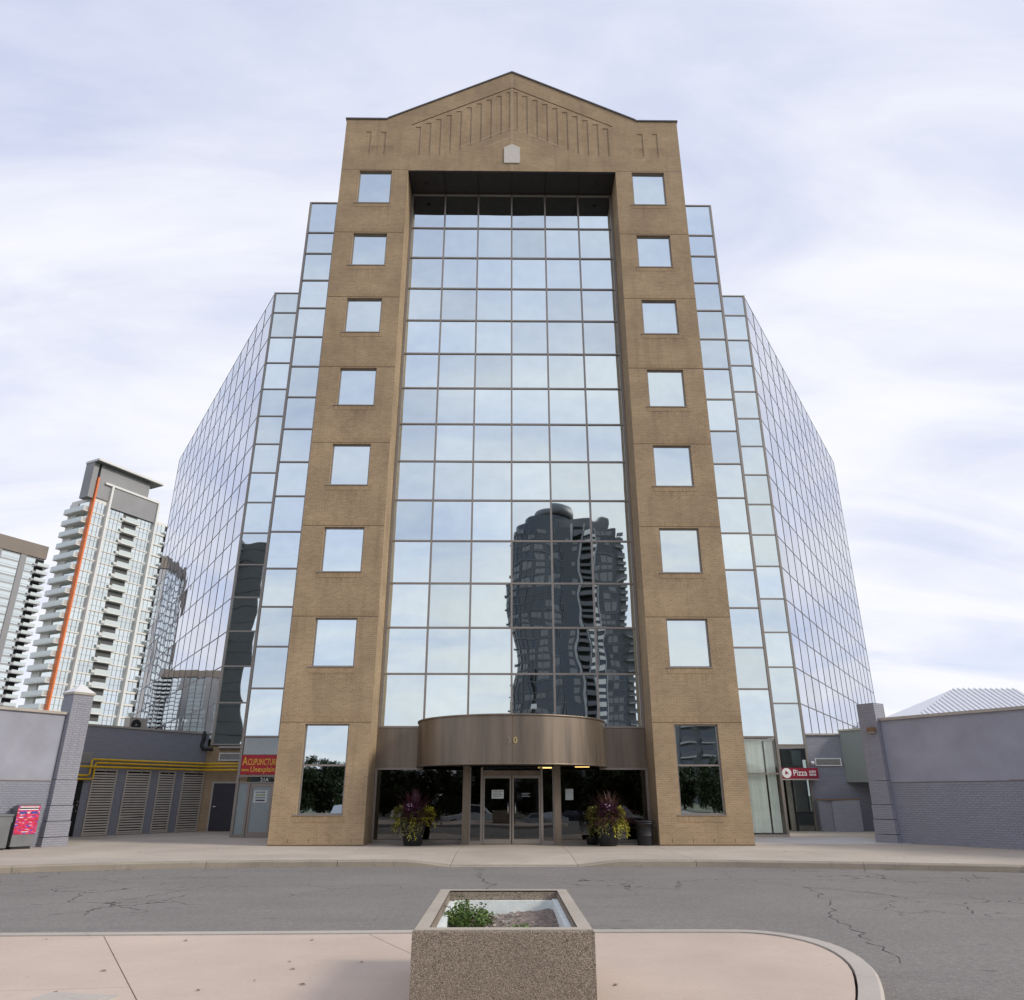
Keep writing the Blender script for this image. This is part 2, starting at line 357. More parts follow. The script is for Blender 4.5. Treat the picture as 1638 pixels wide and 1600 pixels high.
def wmat(o):
    b = Matrix.LocRotScale(o.location, o.rotation_euler, o.scale)
    return wmat(o.parent) @ o.matrix_parent_inverse @ b if o.parent else b
def adopt(o, parent):
    o.parent = parent; o.matrix_parent_inverse = wmat(parent).inverted()
def tag(o, label=None, cat=None, group=None, kind=None):
    for k, v in (('label', label), ('category', cat), ('group', group), ('kind', kind)):
        if v: o[k] = v
    return o
def thing(name, label, cat, loc=(0, 0, 0), rz=0, group=None):
    o = bpy.data.objects.new(name, None); o.empty_display_size = .3; o.location = loc; o.rotation_euler = (0, 0, rz); COL.objects.link(o)
    return tag(o, label, cat, group)
def copy_tree(o, parent=None):
    c = o.copy(); COL.objects.link(c); mpi = o.matrix_parent_inverse.copy(); c.parent = parent
    if parent: c.matrix_parent_inverse = mpi
    for ch in list(o.children): copy_tree(ch, c)
    return c
def box(name, mat, x0, x1, y0, y1, z0, z1, parent=None, M4=None): return MB().box(x0, x1, y0, y1, z0, z1, M4).build(name, mat, parent)
_cache = {}
def inst(name, key, make, mat, loc, rot, parent):
    """object that shares its mesh with every other one of the same key; mesh is built around its own origin"""
    if key not in _cache:
        o = make().build(name, mat, None, recenter=False); _cache[key] = o.data
        COL.objects.unlink(o); bpy.data.objects.remove(o)
    o = bpy.data.objects.new(name, _cache[key]); o.location = loc; o.rotation_euler = rot; COL.objects.link(o)
    if parent: adopt(o, parent)
    return o
def ubox(w, d, h): return lambda: MB().box(-w / 2, w / 2, -d / 2, d / 2, -h / 2, h / 2)
def text(name, s, size, mat, M4, parent=None, ext=.004, align='LEFT', sx=1.0, fit=None):
    cu = bpy.data.curves.new(name, 'FONT'); cu.body = s; cu.size = size; cu.extrude = ext; cu.offset = size * .007; cu.align_x = align; cu.resolution_u = 3
    t = bpy.data.objects.new(name, cu); COL.objects.link(t)
    me = bpy.data.meshes.new_from_object(t.evaluated_get(bpy.context.evaluated_depsgraph_get()))
    COL.objects.unlink(t); bpy.data.objects.remove(t)
    if fit: sx = fit / max(v.co.x for v in me.vertices)
    me.transform(M4 @ Matrix.Diagonal((sx, 1, 1, 1)) ); c = sum((v.co for v in me.vertices), Vector()) / max(1, len(me.vertices)); me.transform(Matrix.Translation(-c))
    me.materials.clear(); me.materials.append(M[mat])
    o = bpy.data.objects.new(name, me); o.location = c; COL.objects.link(o)
    if parent: adopt(o, parent)
    return o
def frontM(x, y, z): return Matrix.Translation((x, y, z)) @ Matrix.Rotation(R(90), 4, 'X')      # text plane facing -Y
def lineM(p, ang):      # local x along the line, local -y is its visible side, z up
    return Matrix.Translation((p[0], p[1], 0)) @ Matrix.Rotation(ang, 4, 'Z')
def jit(a): return random.uniform(-a, a)

# ================================================================== SETTING: ground, road, sidewalk, island
g = MB().quad((-3000, -3000, -1.75), (3000, -3000, -1.75), (3000, 3000, -1.75), (-3000, 3000, -1.75)).build('ground', 'grass', recenter=False); tag(g, kind='structure')
def road_z(y): return -.16 if y > 1 else (-.16 - (1 - y) / 9 * .85 if y > -8 else -1.01 - (-8 - y) / 52 * .5)
rb = MB(); ys = [24, 12, 4, 1, -1, -3, -5, -8, -20, -40, -60]
vs = []; fs = []
xs_ = [-70, -30, -10, 0, 10, 30, 70]
for y in ys:
    for x in xs_: vs.append((x, y, road_z(y)))
for i in range(len(ys) - 1):
    for j in range(len(xs_) - 1): a = i * len(xs_) + j; fs.append((a, a + len(xs_), a + len(xs_) + 1, a + 1))
road = rb.add(vs, fs).build('road', 'asphalt', recenter=False, smooth=True); tag(road, kind='structure')
def crack(pts, w):
    m = MB(); pr = None; q = []
    for i in range(len(pts) - 1):
        a, b = Vector(pts[i]), Vector(pts[i + 1]); n = max(2, int((b - a).length / .18))
        for k in range(n): q.append(a.lerp(b, k / n) + Vector((jit(.09), jit(.09))))
    for i in range(len(q) - 1):
        d = (q[i + 1] - q[i]).normalized(); nn = Vector((-d.y, d.x)); w0 = w * random.uniform(.05, 1); w1 = w * random.uniform(.05, 1)
        m.quad((*(q[i] - nn * w0), -.156), (*(q[i + 1] - nn * w1), -.156), (*(q[i + 1] + nn * w1), -.156), (*(q[i] + nn * w0), -.156))
    tag(m.build('road_crack', 'crack', road))
for pts, w in [([(5.2, 20.6), (5.0, 19.0), (6.0, 17.2), (5.6, 15.2), (4.9, 13.2), (4.6, 11.6), (4.2, 9.6)], .009), ([(6.0, 17.2), (6.9, 16.4), (7.3, 15.0)], .014), ([(5.0, 19), (3.6, 18.4), (3.2, 16.6)], .012),
               ([(-.8, 21.5), (-.9, 19.5), (-.5, 17.8), (-.7, 16.2)], .014), ([(-6.5, 17.6), (-3.5, 17.5), (-2.6, 17.6), (-2.2, 16.9)], .011), ([(-6.5, 17.6), (-7.2, 15.2), (-7.0, 13.4)], .012),
               ([(-12, 18.4), (-8.4, 19.2), (-6.4, 19.3)], .014), ([(8, 19.2), (11, 18.0), (13, 16.5)], .012)]:
    crack(pts, w)

KP = [(-24, 8), (-21, 13), (-17, 17.3), (-12.5, 20.4), (-10.5, 21.15), (-8.2, 21.8), (-5.4, 22.0), (5.0, 22.0), (9.2, 21.2), (12.5, 20.3), (17, 17.3), (21, 13), (24, 8)]
def kerb_y(x):
    for (a, b), (c2, d) in zip(KP, KP[1:]):
        if a <= x <= c2: return b + (d - b) * (x - a) / (c2 - a)
    return KP[0][1]
def ramp_z(x, y):
    ax = abs(x); fx = 1 if ax < 1.7 else max(0, 1 - (ax - 1.7) / 1.1)
    fy = max(0, 1 - (y - kerb_y(x)) / 2.4)
    return -.135 * fx * fy
sidewalk = MB()
cols = [-21, -19, -17, -15, -12.5, -10, -8, -6, -4, -2, 0, 2, 4, 6, 8, 10, 12.5, 15, 17, 19, 21]
sidewalk.prism([(x, kerb_y(x) + .16) for x in cols] + [(40, 14), (40, 64), (-40, 64), (-40, 14)], -.30, -.145)
sidewalk = sidewalk.build('sidewalk', 'crack', recenter=False); tag(sidewalk, kind='structure')
XB = [-21, -16.4, -12.35, -8.1, -4.7, -1.7, 1.7, 4.85, 9.0, 13.2, 17, 21]
for i in range(len(XB) - 1):
    a, b = XB[i] + .007, XB[i + 1] - .007
    nx = 5; rows_ = [.26, .7, 1.2, 1.8, 2.6, 4.5, 8]
    m = MB(); vs = []; 
    for j in range(nx + 1):
        x = a + (b - a) * j / nx; k = kerb_y(x)
        for q in rows_: vs.append((x, k + q, ramp_z(x, k + q)))
        vs.append((x, 41, 0))
    nr = len(rows_) + 1; fs = []
    for j in range(nx):
        for q in range(nr - 1): A = j * nr + q; fs.append((A, A + nr, A + nr + 1, A + 1))
    bot = [(x, y, -.14) for x, y, z in vs]; nv = len(vs)
    ring = [j * nr for j in range(nx + 1)] + [nx * nr + q for q in range(1, nr)] + [j * nr + nr - 1 for j in range(nx - 1, -1, -1)] + [q for q in range(nr - 2, 0, -1)]
    fs += [(ring[(q)], nv + ring[q], nv + ring[(q + 1) % len(ring)], ring[(q + 1) % len(ring)])[::-1] for q in range(len(ring))]
    m.add(vs + bot, fs).build('sidewalk_slab', 'walk', sidewalk, recenter=False)
    # kerb stones in front of the slab, two per slab
    for h in range(2):
        xa, xb_ = a + (b - a) * h / 2 + (.005 if h else 0), a + (b - a) * (h + 1) / 2
        m = MB(); n = 6; ring = []
        for j in range(n + 1):
            x = xa + (xb_ - xa) * j / n; k = kerb_y(x); zt = ramp_z(x, k) + .002 + jit(.004)
            ring.append([(x, k + jit(.006), -.3), (x, k + jit(.006), zt - .035), (x, k + .035, zt), (x, k + .25, zt), (x, k + .25, -.3)])
        vs = [p for r_ in ring for p in r_]; fs = [(j * 5 + q, (j + 1) * 5 + q, (j + 1) * 5 + q + 1, j * 5 + q + 1) for j in range(n) for q in range(4)] + [(4, 3, 2, 1, 0), tuple(n * 5 + q for q in range(5))]
        m.add(vs, fs).build('kerb_stone', 'kerb', sidewalk, recenter=False)
box('concrete_pad', 'pad', 8.36, 14.3, 29.0, 33.4, -.02, .008, sidewalk)

# island
def smooth(P, it=2):
    for _ in range(it):
        Q = [P[0]]
        for a, b in zip(P, P[1:]): Q += [(a[0] * .75 + b[0] * .25, a[1] * .75 + b[1] * .25), (a[0] * .25 + b[0] * .75, a[1] * .25 + b[1] * .75)]
        P = Q + [P[-1]]
    return P
IO = [(-14, 10.75), (-6.65, 10.86), (-3.5, 10.95), (-1.4, 11.02), (.9, 11.04), (2.2, 11.04)] + smooth([(2.2, 11.04), (3.1, 11.0), (3.62, 10.2), (3.58, 9.0), (3.1, 7.7), (2.4, 6.3), (1.4, 4.9), (-.6, 4.2), (-3, 4.0)], 2)[1:] + [(-8, 4.0), (-14, 4.0)]
def offset(P, d):
    Q = []
    for i, p in enumerate(P):
        a = Vector(P[max(0, i - 1)]); b = Vector(P[min(len(P) - 1, i + 1)]); t = (b - a).normalized(); Q.append((p[0] + t.y * d, p[1] - t.x * d))
    return Q
II = offset(IO, .21); I2 = offset(IO, .235)
island = MB().prism(I2, -.3, -.05).build('traffic_island', 'crack', recenter=False); tag(island, kind='structure')
step = 5
for i in range(0, len(IO) - 1, step):
    j1 = min(i + step, len(IO) - 1); m = MB(); ring = []
    for j in range(i, j1 + 1):
        o_, n_ = Vector(IO[j]), Vector(II[j]); d = (n_ - o_).normalized()
        ring.append([(*o_, -.3), (*o_, -.03), (*(o_ + d * .03), 0), (*n_, .0), (*n_, -.2)])
    n = len(ring) - 1; vs = [p for r_ in ring for p in r_]
    fs = [((j + 1) * 5 + q, j * 5 + q, j * 5 + q + 1, (j + 1) * 5 + q + 1) for j in range(n) for q in range(4)] + [(0, 1, 2, 3, 4), tuple(n * 5 + 4 - q for q in range(5))]
    m.add(vs, fs).build('kerb_stone', 'ikerb', island, recenter=False)
def clip(poly, p, n, keep):      # half-plane clip, keep side sign with a small gap
    out = []; f = lambda q: ((q[0] - p[0]) * n[0] + (q[1] - p[1]) * n[1]) * keep - .006
    for a, b in zip(poly, poly[1:] + poly[:1]):
        fa, fb = f(a), f(b)
        if fa >= 0: out.append(a)
        if fa * fb < 0: t = fa / (fa - fb); out.append((a[0] + (b[0] - a[0]) * t, a[1] + (b[1] - a[1]) * t))
    return out
def ln(a, b): d = Vector((b[0] - a[0], b[1] - a[1])).normalized(); return a, (-d.y, d.x)
LA = ln((-5.22, 10.6), (-3.55, 7.75)); LB = ln((-1.95, 10.7), (-1.25, 9.4)); LC = ln((-3.7, 8.0), (-9.0, 7.3))
left = clip(I2, *LA, 1); right = clip(I2, *LA, -1)
if sum(p[0] for p in left) / len(left) > sum(p[0] for p in right) / len(right): left, right = right, left
for base in (left, right):
    L = LC if base is left else LB
    for k in (1, -1):
        q = clip(base, *L, k)
        if len(q) > 2: MB().prism(q, -.1, -.012).build('island_slab', 'pink', island, recenter=False)
cv = MB().box(-.34, .34, -.34, .34, -.05, .004); cv.box(-.27, .27, -.27, .27, -.04, .010)
uc = cv.build('utility_cover', 'ikerb', recenter=True); uc.location = (-4.0, 7.35, -.05); uc.rotation_euler = (0, 0, R(-12)); tag(uc, 'square pale concrete utility cover set in the pink island at the bottom left edge', 'cover')

lf = MB()
for k in range(170):
    x = random.uniform(-13, 13); y = kerb_y(x) - abs(random.gauss(0, .35)) - .02; z = -.152
    if k % 5 == 0: y = kerb_y(x) + random.uniform(.4, 5); z = .006 if abs(x) > 3 else .01
    if k % 9 == 0: x, y, z = random.uniform(-6, 2.6), random.uniform(7.6, 10.5), -.006
    r_ = random.uniform(.015, .04); lf.add([(-r_, 0, 0), (0, -r_ * .6, .006), (r_, 0, .003), (0, r_ * .6, .008)], [(0, 1, 2, 3)], Matrix.Translation((x, y, z)) @ Matrix.Rotation(jit(3), 4, 'Z'))
tag(lf.build('leaf_litter', 'rust'), 'small brown dead leaves scattered along the gutter and paving', 'leaves', kind='stuff')

# ================================================================== OFFICE BUILDING
D = 28.0; YG = 29.5; HX = 8.33; RX = 5.07
office = thing('office_building', 'tall tan brick office tower with mirrored glass front, gabled top and stepped glass wings', 'office building', (0, D, 0))
def roofline(x):
    ax = abs(x); return 33.35 if ax > 6.27 else 33.4 + (6.27 - ax) / 6.27 * 3.32
WT = [29.98, 26.14, 22.48, 18.83, 15.18, 11.52, 7.87]; WB_ = [27.97, 24.31, 20.67, 17.01, 13.34, 9.68, 6.04]
WX0, WX1 = 5.86, 7.44
holes = []     # x0,x1,zb0,zb1,zt0,zt1,depth,back
holes.append((-RX, RX, 0, 0, 30.0, 30.0, 1.62, False))
for s in (-1, 1):
    a, b = sorted((s * WX0, s * WX1))
    for t_, b_ in zip(WT, WB_): holes.append((a, b, b_, b_, t_, t_, .2, False))
    holes.append((a, b, .98, .98, 4.0, 4.0, .2, False))
    zs = lambda ax: 35.31 + (ax - .29) * (32.87 - 35.31) / 4.5       # slot tops
    zv = lambda ax: max(31.0, 32.74 - ax * .504)                     # slot bottoms
    for k in range(10):
        x1 = .29 + k * .505; x0 = x1 - .27
        if k == 0: x0 = .1
        A, B = sorted((s * x0, s * x1))
        zb = zv((x0 + x1) / 2); holes.append((A, B, zb, zb, zs(x1), zs(x1), .028, True))
    zr = lambda ax: 35.62 + ax * (33.0 - 35.62) / 5.0
    A, B = sorted((s * .0, s * 5.05))
    holes.append((A, B, zr(abs(A)) - .035, zr(abs(B)) - .035, zr(abs(A)) + .035, zr(abs(B)) + .035, .09, True))
    for x0, x1 in ((6.30, 6.55), (7.03, 7.28)):
        A, B = sorted((s * x0, s * x1)); holes.append((A, B, 31.0, 31.0, 32.5, 32.5, .028, True))
xs = sorted(set([-HX, HX, -6.27, 6.27, 0] + [round(h[i], 4) for h in holes for i in (0, 1)]))
fw = MB()
for xa, xb in zip(xs, xs[1:]):
    xm = (xa + xb) / 2; hs = [h for h in holes if h[0] - 1e-4 <= xa and h[1] + 1e-4 >= xb]
    def at(h, x, i): t = (x - h[0]) / (h[1] - h[0]); return h[i] + (h[i + 1] - h[i]) * t
    hs.sort(key=lambda h: at(h, xm, 2)); za, zb = 0, 0
    for h in hs:
        a0, b0 = at(h, xa, 2), at(h, xb, 2)
        if a0 > za + 1e-3 or b0 > zb + 1e-3: fw.quad((xa, D, za), (xb, D, zb), (xb, D, b0), (xa, D, a0))
        za, zb = at(h, xa, 4), at(h, xb, 4)
    ra = roofline(xa + 1e-5) if abs(xa) < HX else roofline(xa); rb_ = roofline(xb - 1e-5)
    fw.quad((xa, D, za), (xb, D, zb), (xb, D, rb_), (xa, D, ra))
for x0, x1, b0, b1, t0, t1, dp, back in holes:
    y = D + dp
    fw.quad((x0, D, b0), (x0, D, t0), (x0, y, t0), (x0, y, b0)); fw.quad((x1, D, b1), (x1, y, b1), (x1, y, t1), (x1, D, t1))
    if not (x0 == -RX): fw.quad((x0, D, t0), (x1, D, t1), (x1, y, t1), (x0, y, t0))
    if b0 > 0: fw.quad((x0, D, b0), (x0, y, b0), (x1, y, b1), (x1, D, b1))
    if back: fw.quad((x0, y, b0), (x1, y, b1), (x1, y, t1), (x0, y, t0))
for s in (-1, 1):
    p = [(s * HX, D, 0), (s * HX, 38, 0), (s * HX, 38, 33.35), (s * HX, D, 33.35)]; fw.quad(*(p if s > 0 else p[::-1]))
for a, b in ((-HX, -6.27), (-6.27, 0), (0, 6.27), (6.27, HX)):
    za, zb = (roofline(a + 1e-4), roofline(b - 1e-4)); fw.quad((a, D, za), (b, D, zb), (b, 38, zb), (a, 38, za))
front = fw.build('front_wall', 'brick', office, recenter=False)
# coping strips along the roof line
for a, b in ((-HX - .05, -6.27), (-6.27, 0), (0, 6.27), (6.27, HX + .05)):
    za = roofline(max(-HX, a + 1e-4)); zb = roofline(min(HX, b - 1e-4))
    MB().add([(a, D - .05, za - .03), (b, D - .05, zb - .03), (b, D - .05, zb + .05), (a, D - .05, za + .05), (a, D + .4, za - .03), (b, D + .4, zb - .03), (b, D + .4, zb + .05), (a, D + .4, za + .05)],
             [(0, 1, 2, 3), (3, 2, 6, 7), (0, 4, 5, 1), (5, 4, 7, 6), (1, 5, 6, 2), (0, 3, 7, 4)]).build('coping', 'coping', front)
MB().add([(x, y, z) for y in (D - .045, D + .01) for x, z in ((-.39, 30.5), (.39, 30.5), (.39, 31.5), (0, 31.72), (-.39, 31.5))], [(0, 1, 2, 3, 4), (0, 5, 6, 1), (1, 6, 7, 2), (2, 7, 8, 3), (3, 8, 9, 4), (4, 9, 5, 0)]).build('stone_plaque', 'stone', front)
box('pale_joint', 'caulk', -.012, .012, D - .004, D + .02, 31.74, 36.6, front)
box('pale_joint', 'caulk', -.012, .012, D - .004, D + .02, 30.02, 30.49, front)
for s in (-1, 1):
    MB().add([(s * .05, D - .003, 32.80), (s * 2.6, D - .003, 31.52), (s * 2.6, D - .003, 31.545), (s * .05, D - .003, 32.825)], [(0, 1, 2, 3) if s > 0 else (3, 2, 1, 0)]).build('pale_joint', 'caulk', front)
    MB().add([(s * .05, D - .003, 32.2), (s * 1.35, D - .003, 31.55), (s * 1.35, D - .003, 31.57), (s * .05, D - .003, 32.22)], [(0, 1, 2, 3) if s > 0 else (3, 2, 1, 0)]).build('pale_joint', 'caulk', front)
# windows in the piers, with joints, soldier courses, sills
for s in (-1, 1):
    a, b = sorted((s * WX0, s * WX1)); pa, pb = sorted((s * (RX + .003), s * (HX - .003)))
    for i, (t_, b_) in enumerate(list(zip(WT, WB_)) + [(4.0, .98)]):
        big = i == 7
        box('expansion_joint', 'joint', pa, pb, D - .004, D + .03, t_ + .05, t_ + .066, front)
        if i: MB().box(pa, pb, D - .010, D + .03, t_ + .068, t_ + .275).build('soldier_course', 'soldier', front)
        MB().box(a - .1, b + .1, D - .008, D + .03, b_ - .235, b_ - .032).build('soldier_course', 'soldier', front)
        w = bpy.data.objects.new('tower_window', None); w.location = ((a + b) / 2, D + .13, b_); COL.objects.link(w); adopt(w, office)
        fr = MB(); fr.box(a, a + .05, D + .09, D + .16, b_, t_).box(b - .05, b, D + .09, D + .16, b_, t_).box(a + .05, b - .05, D + .09, D + .16, b_, b_ + .05).box(a + .05, b - .05, D + .09, D + .16, t_ - .05, t_)
        if big: fr.box(a + .05, b - .05, D + .085, D + .16, 2.57, 2.63)
        fr.build('frame', 'mull', w)
        MB().box(a - .12, b + .02, D - .03, D + .10, b_ - .032, b_ + .004).build('sill', 'mull', w)
        for z0, z1 in (((b_ + .05, t_ - .05),) if not big else ((b_ + .05, 2.57), (2.63, t_ - .05))):
            inst('pane', ('pane', round(b - a - .1, 3), round(z1 - z0, 3)), ubox(b - a - .1, .012, z1 - z0), 'mirror', ((a + b) / 2, D + .14, (z0 + z1) / 2), (R(jit(.25)), 0, R(jit(.25))), w)
        box('backing', 'backing', a - .02, b + .02, D + .17, D + .19, b_ - .02, t_ + .02, w)
for zz in (.16,):
    for s in (-1, 1):
        for k in range(4):
            x = s * (5.5 + k * .72); box('weep_joint', 'joint', x - .012, x + .012, D - .003, D + .02, .10, .22, front)
    box('base_joint', 'joint', -HX, -RX, D - .004, D + .02, .0, .045, front); box('base_joint', 'joint', RX, HX, D - .004, D + .02, .0, .045, front)

# curtain wall in the recess
LV = [4.02, 6.0] + [7.81 + 1.815 * k for k in range(12)] + [29.9]
XV = [-5.0 + 5.0 / 3 * k for k in range(7)]
cw = box('curtain_wall', 'backing', -5.06, 5.06, YG + .05, YG + .12, 4.0, 29.94, office)
def grid_panes(parent, xs, zs, y, mat, tilt=.22):
    for x0, x1 in zip(xs, xs[1:]):
        for z0, z1 in zip(zs, zs[1:]):
            inst('pane', ('pane', round(x1 - x0, 3), round(z1 - z0, 3)), ubox(x1 - x0, .012, z1 - z0), mat, ((x0 + x1) / 2, y, (z0 + z1) / 2), (R(jit(tilt)), 0, R(jit(tilt))), parent)
grid_panes(cw, XV, LV, YG, 'mirror')
for i, x in enumerate(XV):
    w = .075 if 0 < i < 6 else .12
    box('mullion', 'mull', x - w / 2, x + w / 2, YG - .07, YG + .04, 4.02, 29.9, cw)
for z in LV: box('transom', 'mull', -5.06, 5.06, YG - .055, YG + .04, z - .034, z + .034, cw)
# soffit of the recess
for i in range(6):
    x0, x1 = XV[i], XV[i + 1]
    if i == 0: x0 = -5.066
    if i == 5: x1 = 5.066
    box('soffit_panel', 'darkmetal', x0 + .012, x1 - .012, D + .03, YG - .02, 29.95, 30.0, office)
box('soffit_backing', 'dark', -5.066, 5.066, D + .01, YG + .1, 30.005, 30.06, office)
for x in (-4.25, 4.25):
    MB().lathe([(.0, 29.9), (.09, 29.9), (.10, 29.949)], 16, Matrix.Translation((x, D + .75, 0))).build('soffit_light', 'black', office, smooth=True)
# core bodies behind the glass
MB().box(-8.30, 8.30, YG + .14, 38, 4.05, 33.2).build('core_wall', 'backing', office)
MB().box(-8.2, 8.2, 36.6, 60, 0, 4.0).build('core_wall', 'backing', office)

# stepped glass blocks
LB_ = [3.95, 5.97] + [7.80 + 1.815 * k for k in range(13)]
L1 = LB_ + [31.03, 33.17]; L2 = LB_ + [31.05]
WANG = R(32.6); WN = 15; WWID = 2.0
for s in (-1, 1):
    a, b = sorted((s * 8.36, s * 11.45)); Y1 = 33.6
    blk = box('stepped_glass_block', 'backing', a + .01, b - .01, Y1 + .04, 45, 3.95, 33.15, office)
    grid_panes(blk, [a, (a + b) / 2, b], L1, Y1, 'mirror')
    for x in ((a + b) / 2, s * 11.45):
        box('mullion', 'mull', x - .055, x + .055, Y1 - .07, Y1 + .05, .0 if x != (a + b) / 2 else 3.95, 33.19, blk)
    for z in L1: box('transom', 'mull', a, b - (.056 if s > 0 else 0) if s > 0 else b, Y1 - .055, Y1 + .04, z - .036, z + .036, blk)
    # side return of the block
    box('side_glass', 'mirror', s * 11.47 - .02, s * 11.47 + .0, Y1 + .06, 39.1, 3.95, 33.1, blk)
    a, b = sorted((s * 11.5, s * 14.80)); Y2 = 39.1
    bl2 = box('stepped_glass_block', 'backing', a + .01, b - .01, Y2 + .04, 45, 3.95, 31.0, office)
    grid_panes(bl2, [a, (a + b) / 2, b], L2, Y2, 'mirror')
    for x in ((a + b) / 2, s * 14.80): box('mullion', 'mull', x - .055, x + .055, Y2 - .07, Y2 + .05, 3.9, 31.08, bl2)
    for z in L2: box('transom', 'mull', a, b, Y2 - .055, Y2 + .04, z - .036, z + .036, bl2)
    # glass wing
    o0 = Vector((s * 14.83, 39.1)); u = Vector((s * math.sin(WANG), math.cos(WANG))); nout = Vector((s * math.cos(WANG), -math.sin(WANG)))
    th = math.atan2(u.y, u.x) if s > 0 else math.atan2(-u.y, -u.x)
    end = o0 + u * WN * WWID
    poly = [o0 - nout * .05, end - nout * .05, Vector((0, end.y)), Vector((0, 45))]
    wing = MB().prism([tuple(p) for p in poly], 4.3, 31.0).build('glass_wing', 'backing', office)
    farm = MB()
    for i in range(WN):
        for z0, z1 in zip(L2, L2[1:]):
            if z1 < 4.4: continue
            c_ = o0 + u * (i + .5) * WWID
            if i < 5:
                inst('pane', ('wpane', round(z1 - z0, 3)), ubox(WWID, .012, z1 - z0), 'wingmirror', (c_.x, c_.y, (z0 + z1) / 2), (R(jit(.1)), 0, th + R(jit(.1))), wing)
            else:
                M4 = Matrix.Translation((c_.x, c_.y, (z0 + z1) / 2)) @ Matrix.Rotation(th + R(jit(.1)), 4, 'Z') @ Matrix.Rotation(R(jit(.1)), 4, 'X')
                farm.box(-WWID / 2, WWID / 2, -.006, .006, -(z1 - z0) / 2, (z1 - z0) / 2, M4)
    fo = farm.build('distant_panes', 'wingmirror', wing); tag(fo, kind='stuff')
    for i in range(1, WN + 1):
        c_ = o0 + u * i * WWID; M4 = Matrix.Translation((c_.x, c_.y, 0)) @ Matrix.Rotation(th, 4, 'Z')
        MB().box(-.026, .026, -.022, .04, 3.95, 31.05, M4).build('mullion', 'wmull', wing)
    for z in L2:
        c_ = o0 + u * WN * WWID / 2; M4 = Matrix.Translation((c_.x, c_.y, 0)) @ Matrix.Rotation(th, 4, 'Z')
        MB().box(-WN * WWID / 2, WN * WWID / 2, -.016, .04, z - .03, z + .03, M4).build('transom', 'wmull', wing)

# ------------------------------------------------------------------ entrance: spandrel, canopy, glass, doors
for s in (-1, 1):
    a, b = sorted((s * 3.3, s * 5.06)); box('spandrel_panel', 'bronze', a, b, YG - .06, YG + .2, 2.56, 3.97, office)
    box('spandrel_trim', 'mull', a, b, YG - .09, YG + .06, 2.49, 2.557, office)
can = MB(); n = 48; CR = 3.5; CY = 29.35; z0, z1 = 2.57, 4.13
arc = [(CR * math.cos(math.pi + math.pi * k / n), CY + CR * math.sin(math.pi + math.pi * k / n)) for k in range(n + 1)]
can.add([(x, y, z0) for x, y in arc] + [(x, y, z1) for x, y in arc], [(k, k + 1, n + 2 + k, n + 1 + k) for k in range(n)])
can.add([(x, y, z1) for x, y in arc], [tuple(range(n + 1))])
canopy = can.build('canopy', 'bronze', office, recenter=False)
for p in canopy.data.polygons: p.use_smooth = len(p.vertices) == 4
MB().add([(x, y, z0 + .03) for x, y in arc], [tuple(range(n, -1, -1))]).build('canopy_soffit', 'darkmetal', canopy)
for r0, za, zb_ in ((3.53, 4.10, 4.16), (3.52, 2.55, 2.60)):
    m = MB(); A = [(r0 * math.cos(math.pi + math.pi * k / n), CY + r0 * math.sin(math.pi + math.pi * k / n)) for k in range(n + 1)]; B = [(x * .97, CY + (y - CY) * .97) for x, y in A]
    m.add([(x, y, za) for x, y in A] + [(x, y, zb_) for x, y in A] + [(x, y, za) for x, y in B] + [(x, y, zb_) for x, y in B], [f for k in range(n) for f in ((k, k + 1, n + 2 + k, n + 1 + k), (n + 1 + k, n + 2 + k, 3 * n + 4 + k, 3 * n + 3 + k), (k + 1, k, 2 * n + 2 + k, 2 * n + 3 + k))]).build('canopy_rim', 'bronze', canopy, smooth=True)
for k in (8, 24, 40):
    x, y = arc[k]; ang = math.pi + math.pi * k / n; M4 = Matrix.Translation((x, y, 0)) @ Matrix.Rotation(ang, 4, 'Z'); MB().box(-.004, .006, -.012, .012, 2.6, 4.1, M4).build('panel_joint', 'joint', canopy)
text('house_number', '3', .28, 'dullgold', frontM(-.19, CY - CR - .012, 3.215), canopy, .012); text('house_number', '0', .28, 'palegold', frontM(.02, CY - CR - .012, 3.215), canopy, .012)
YV = 28.85
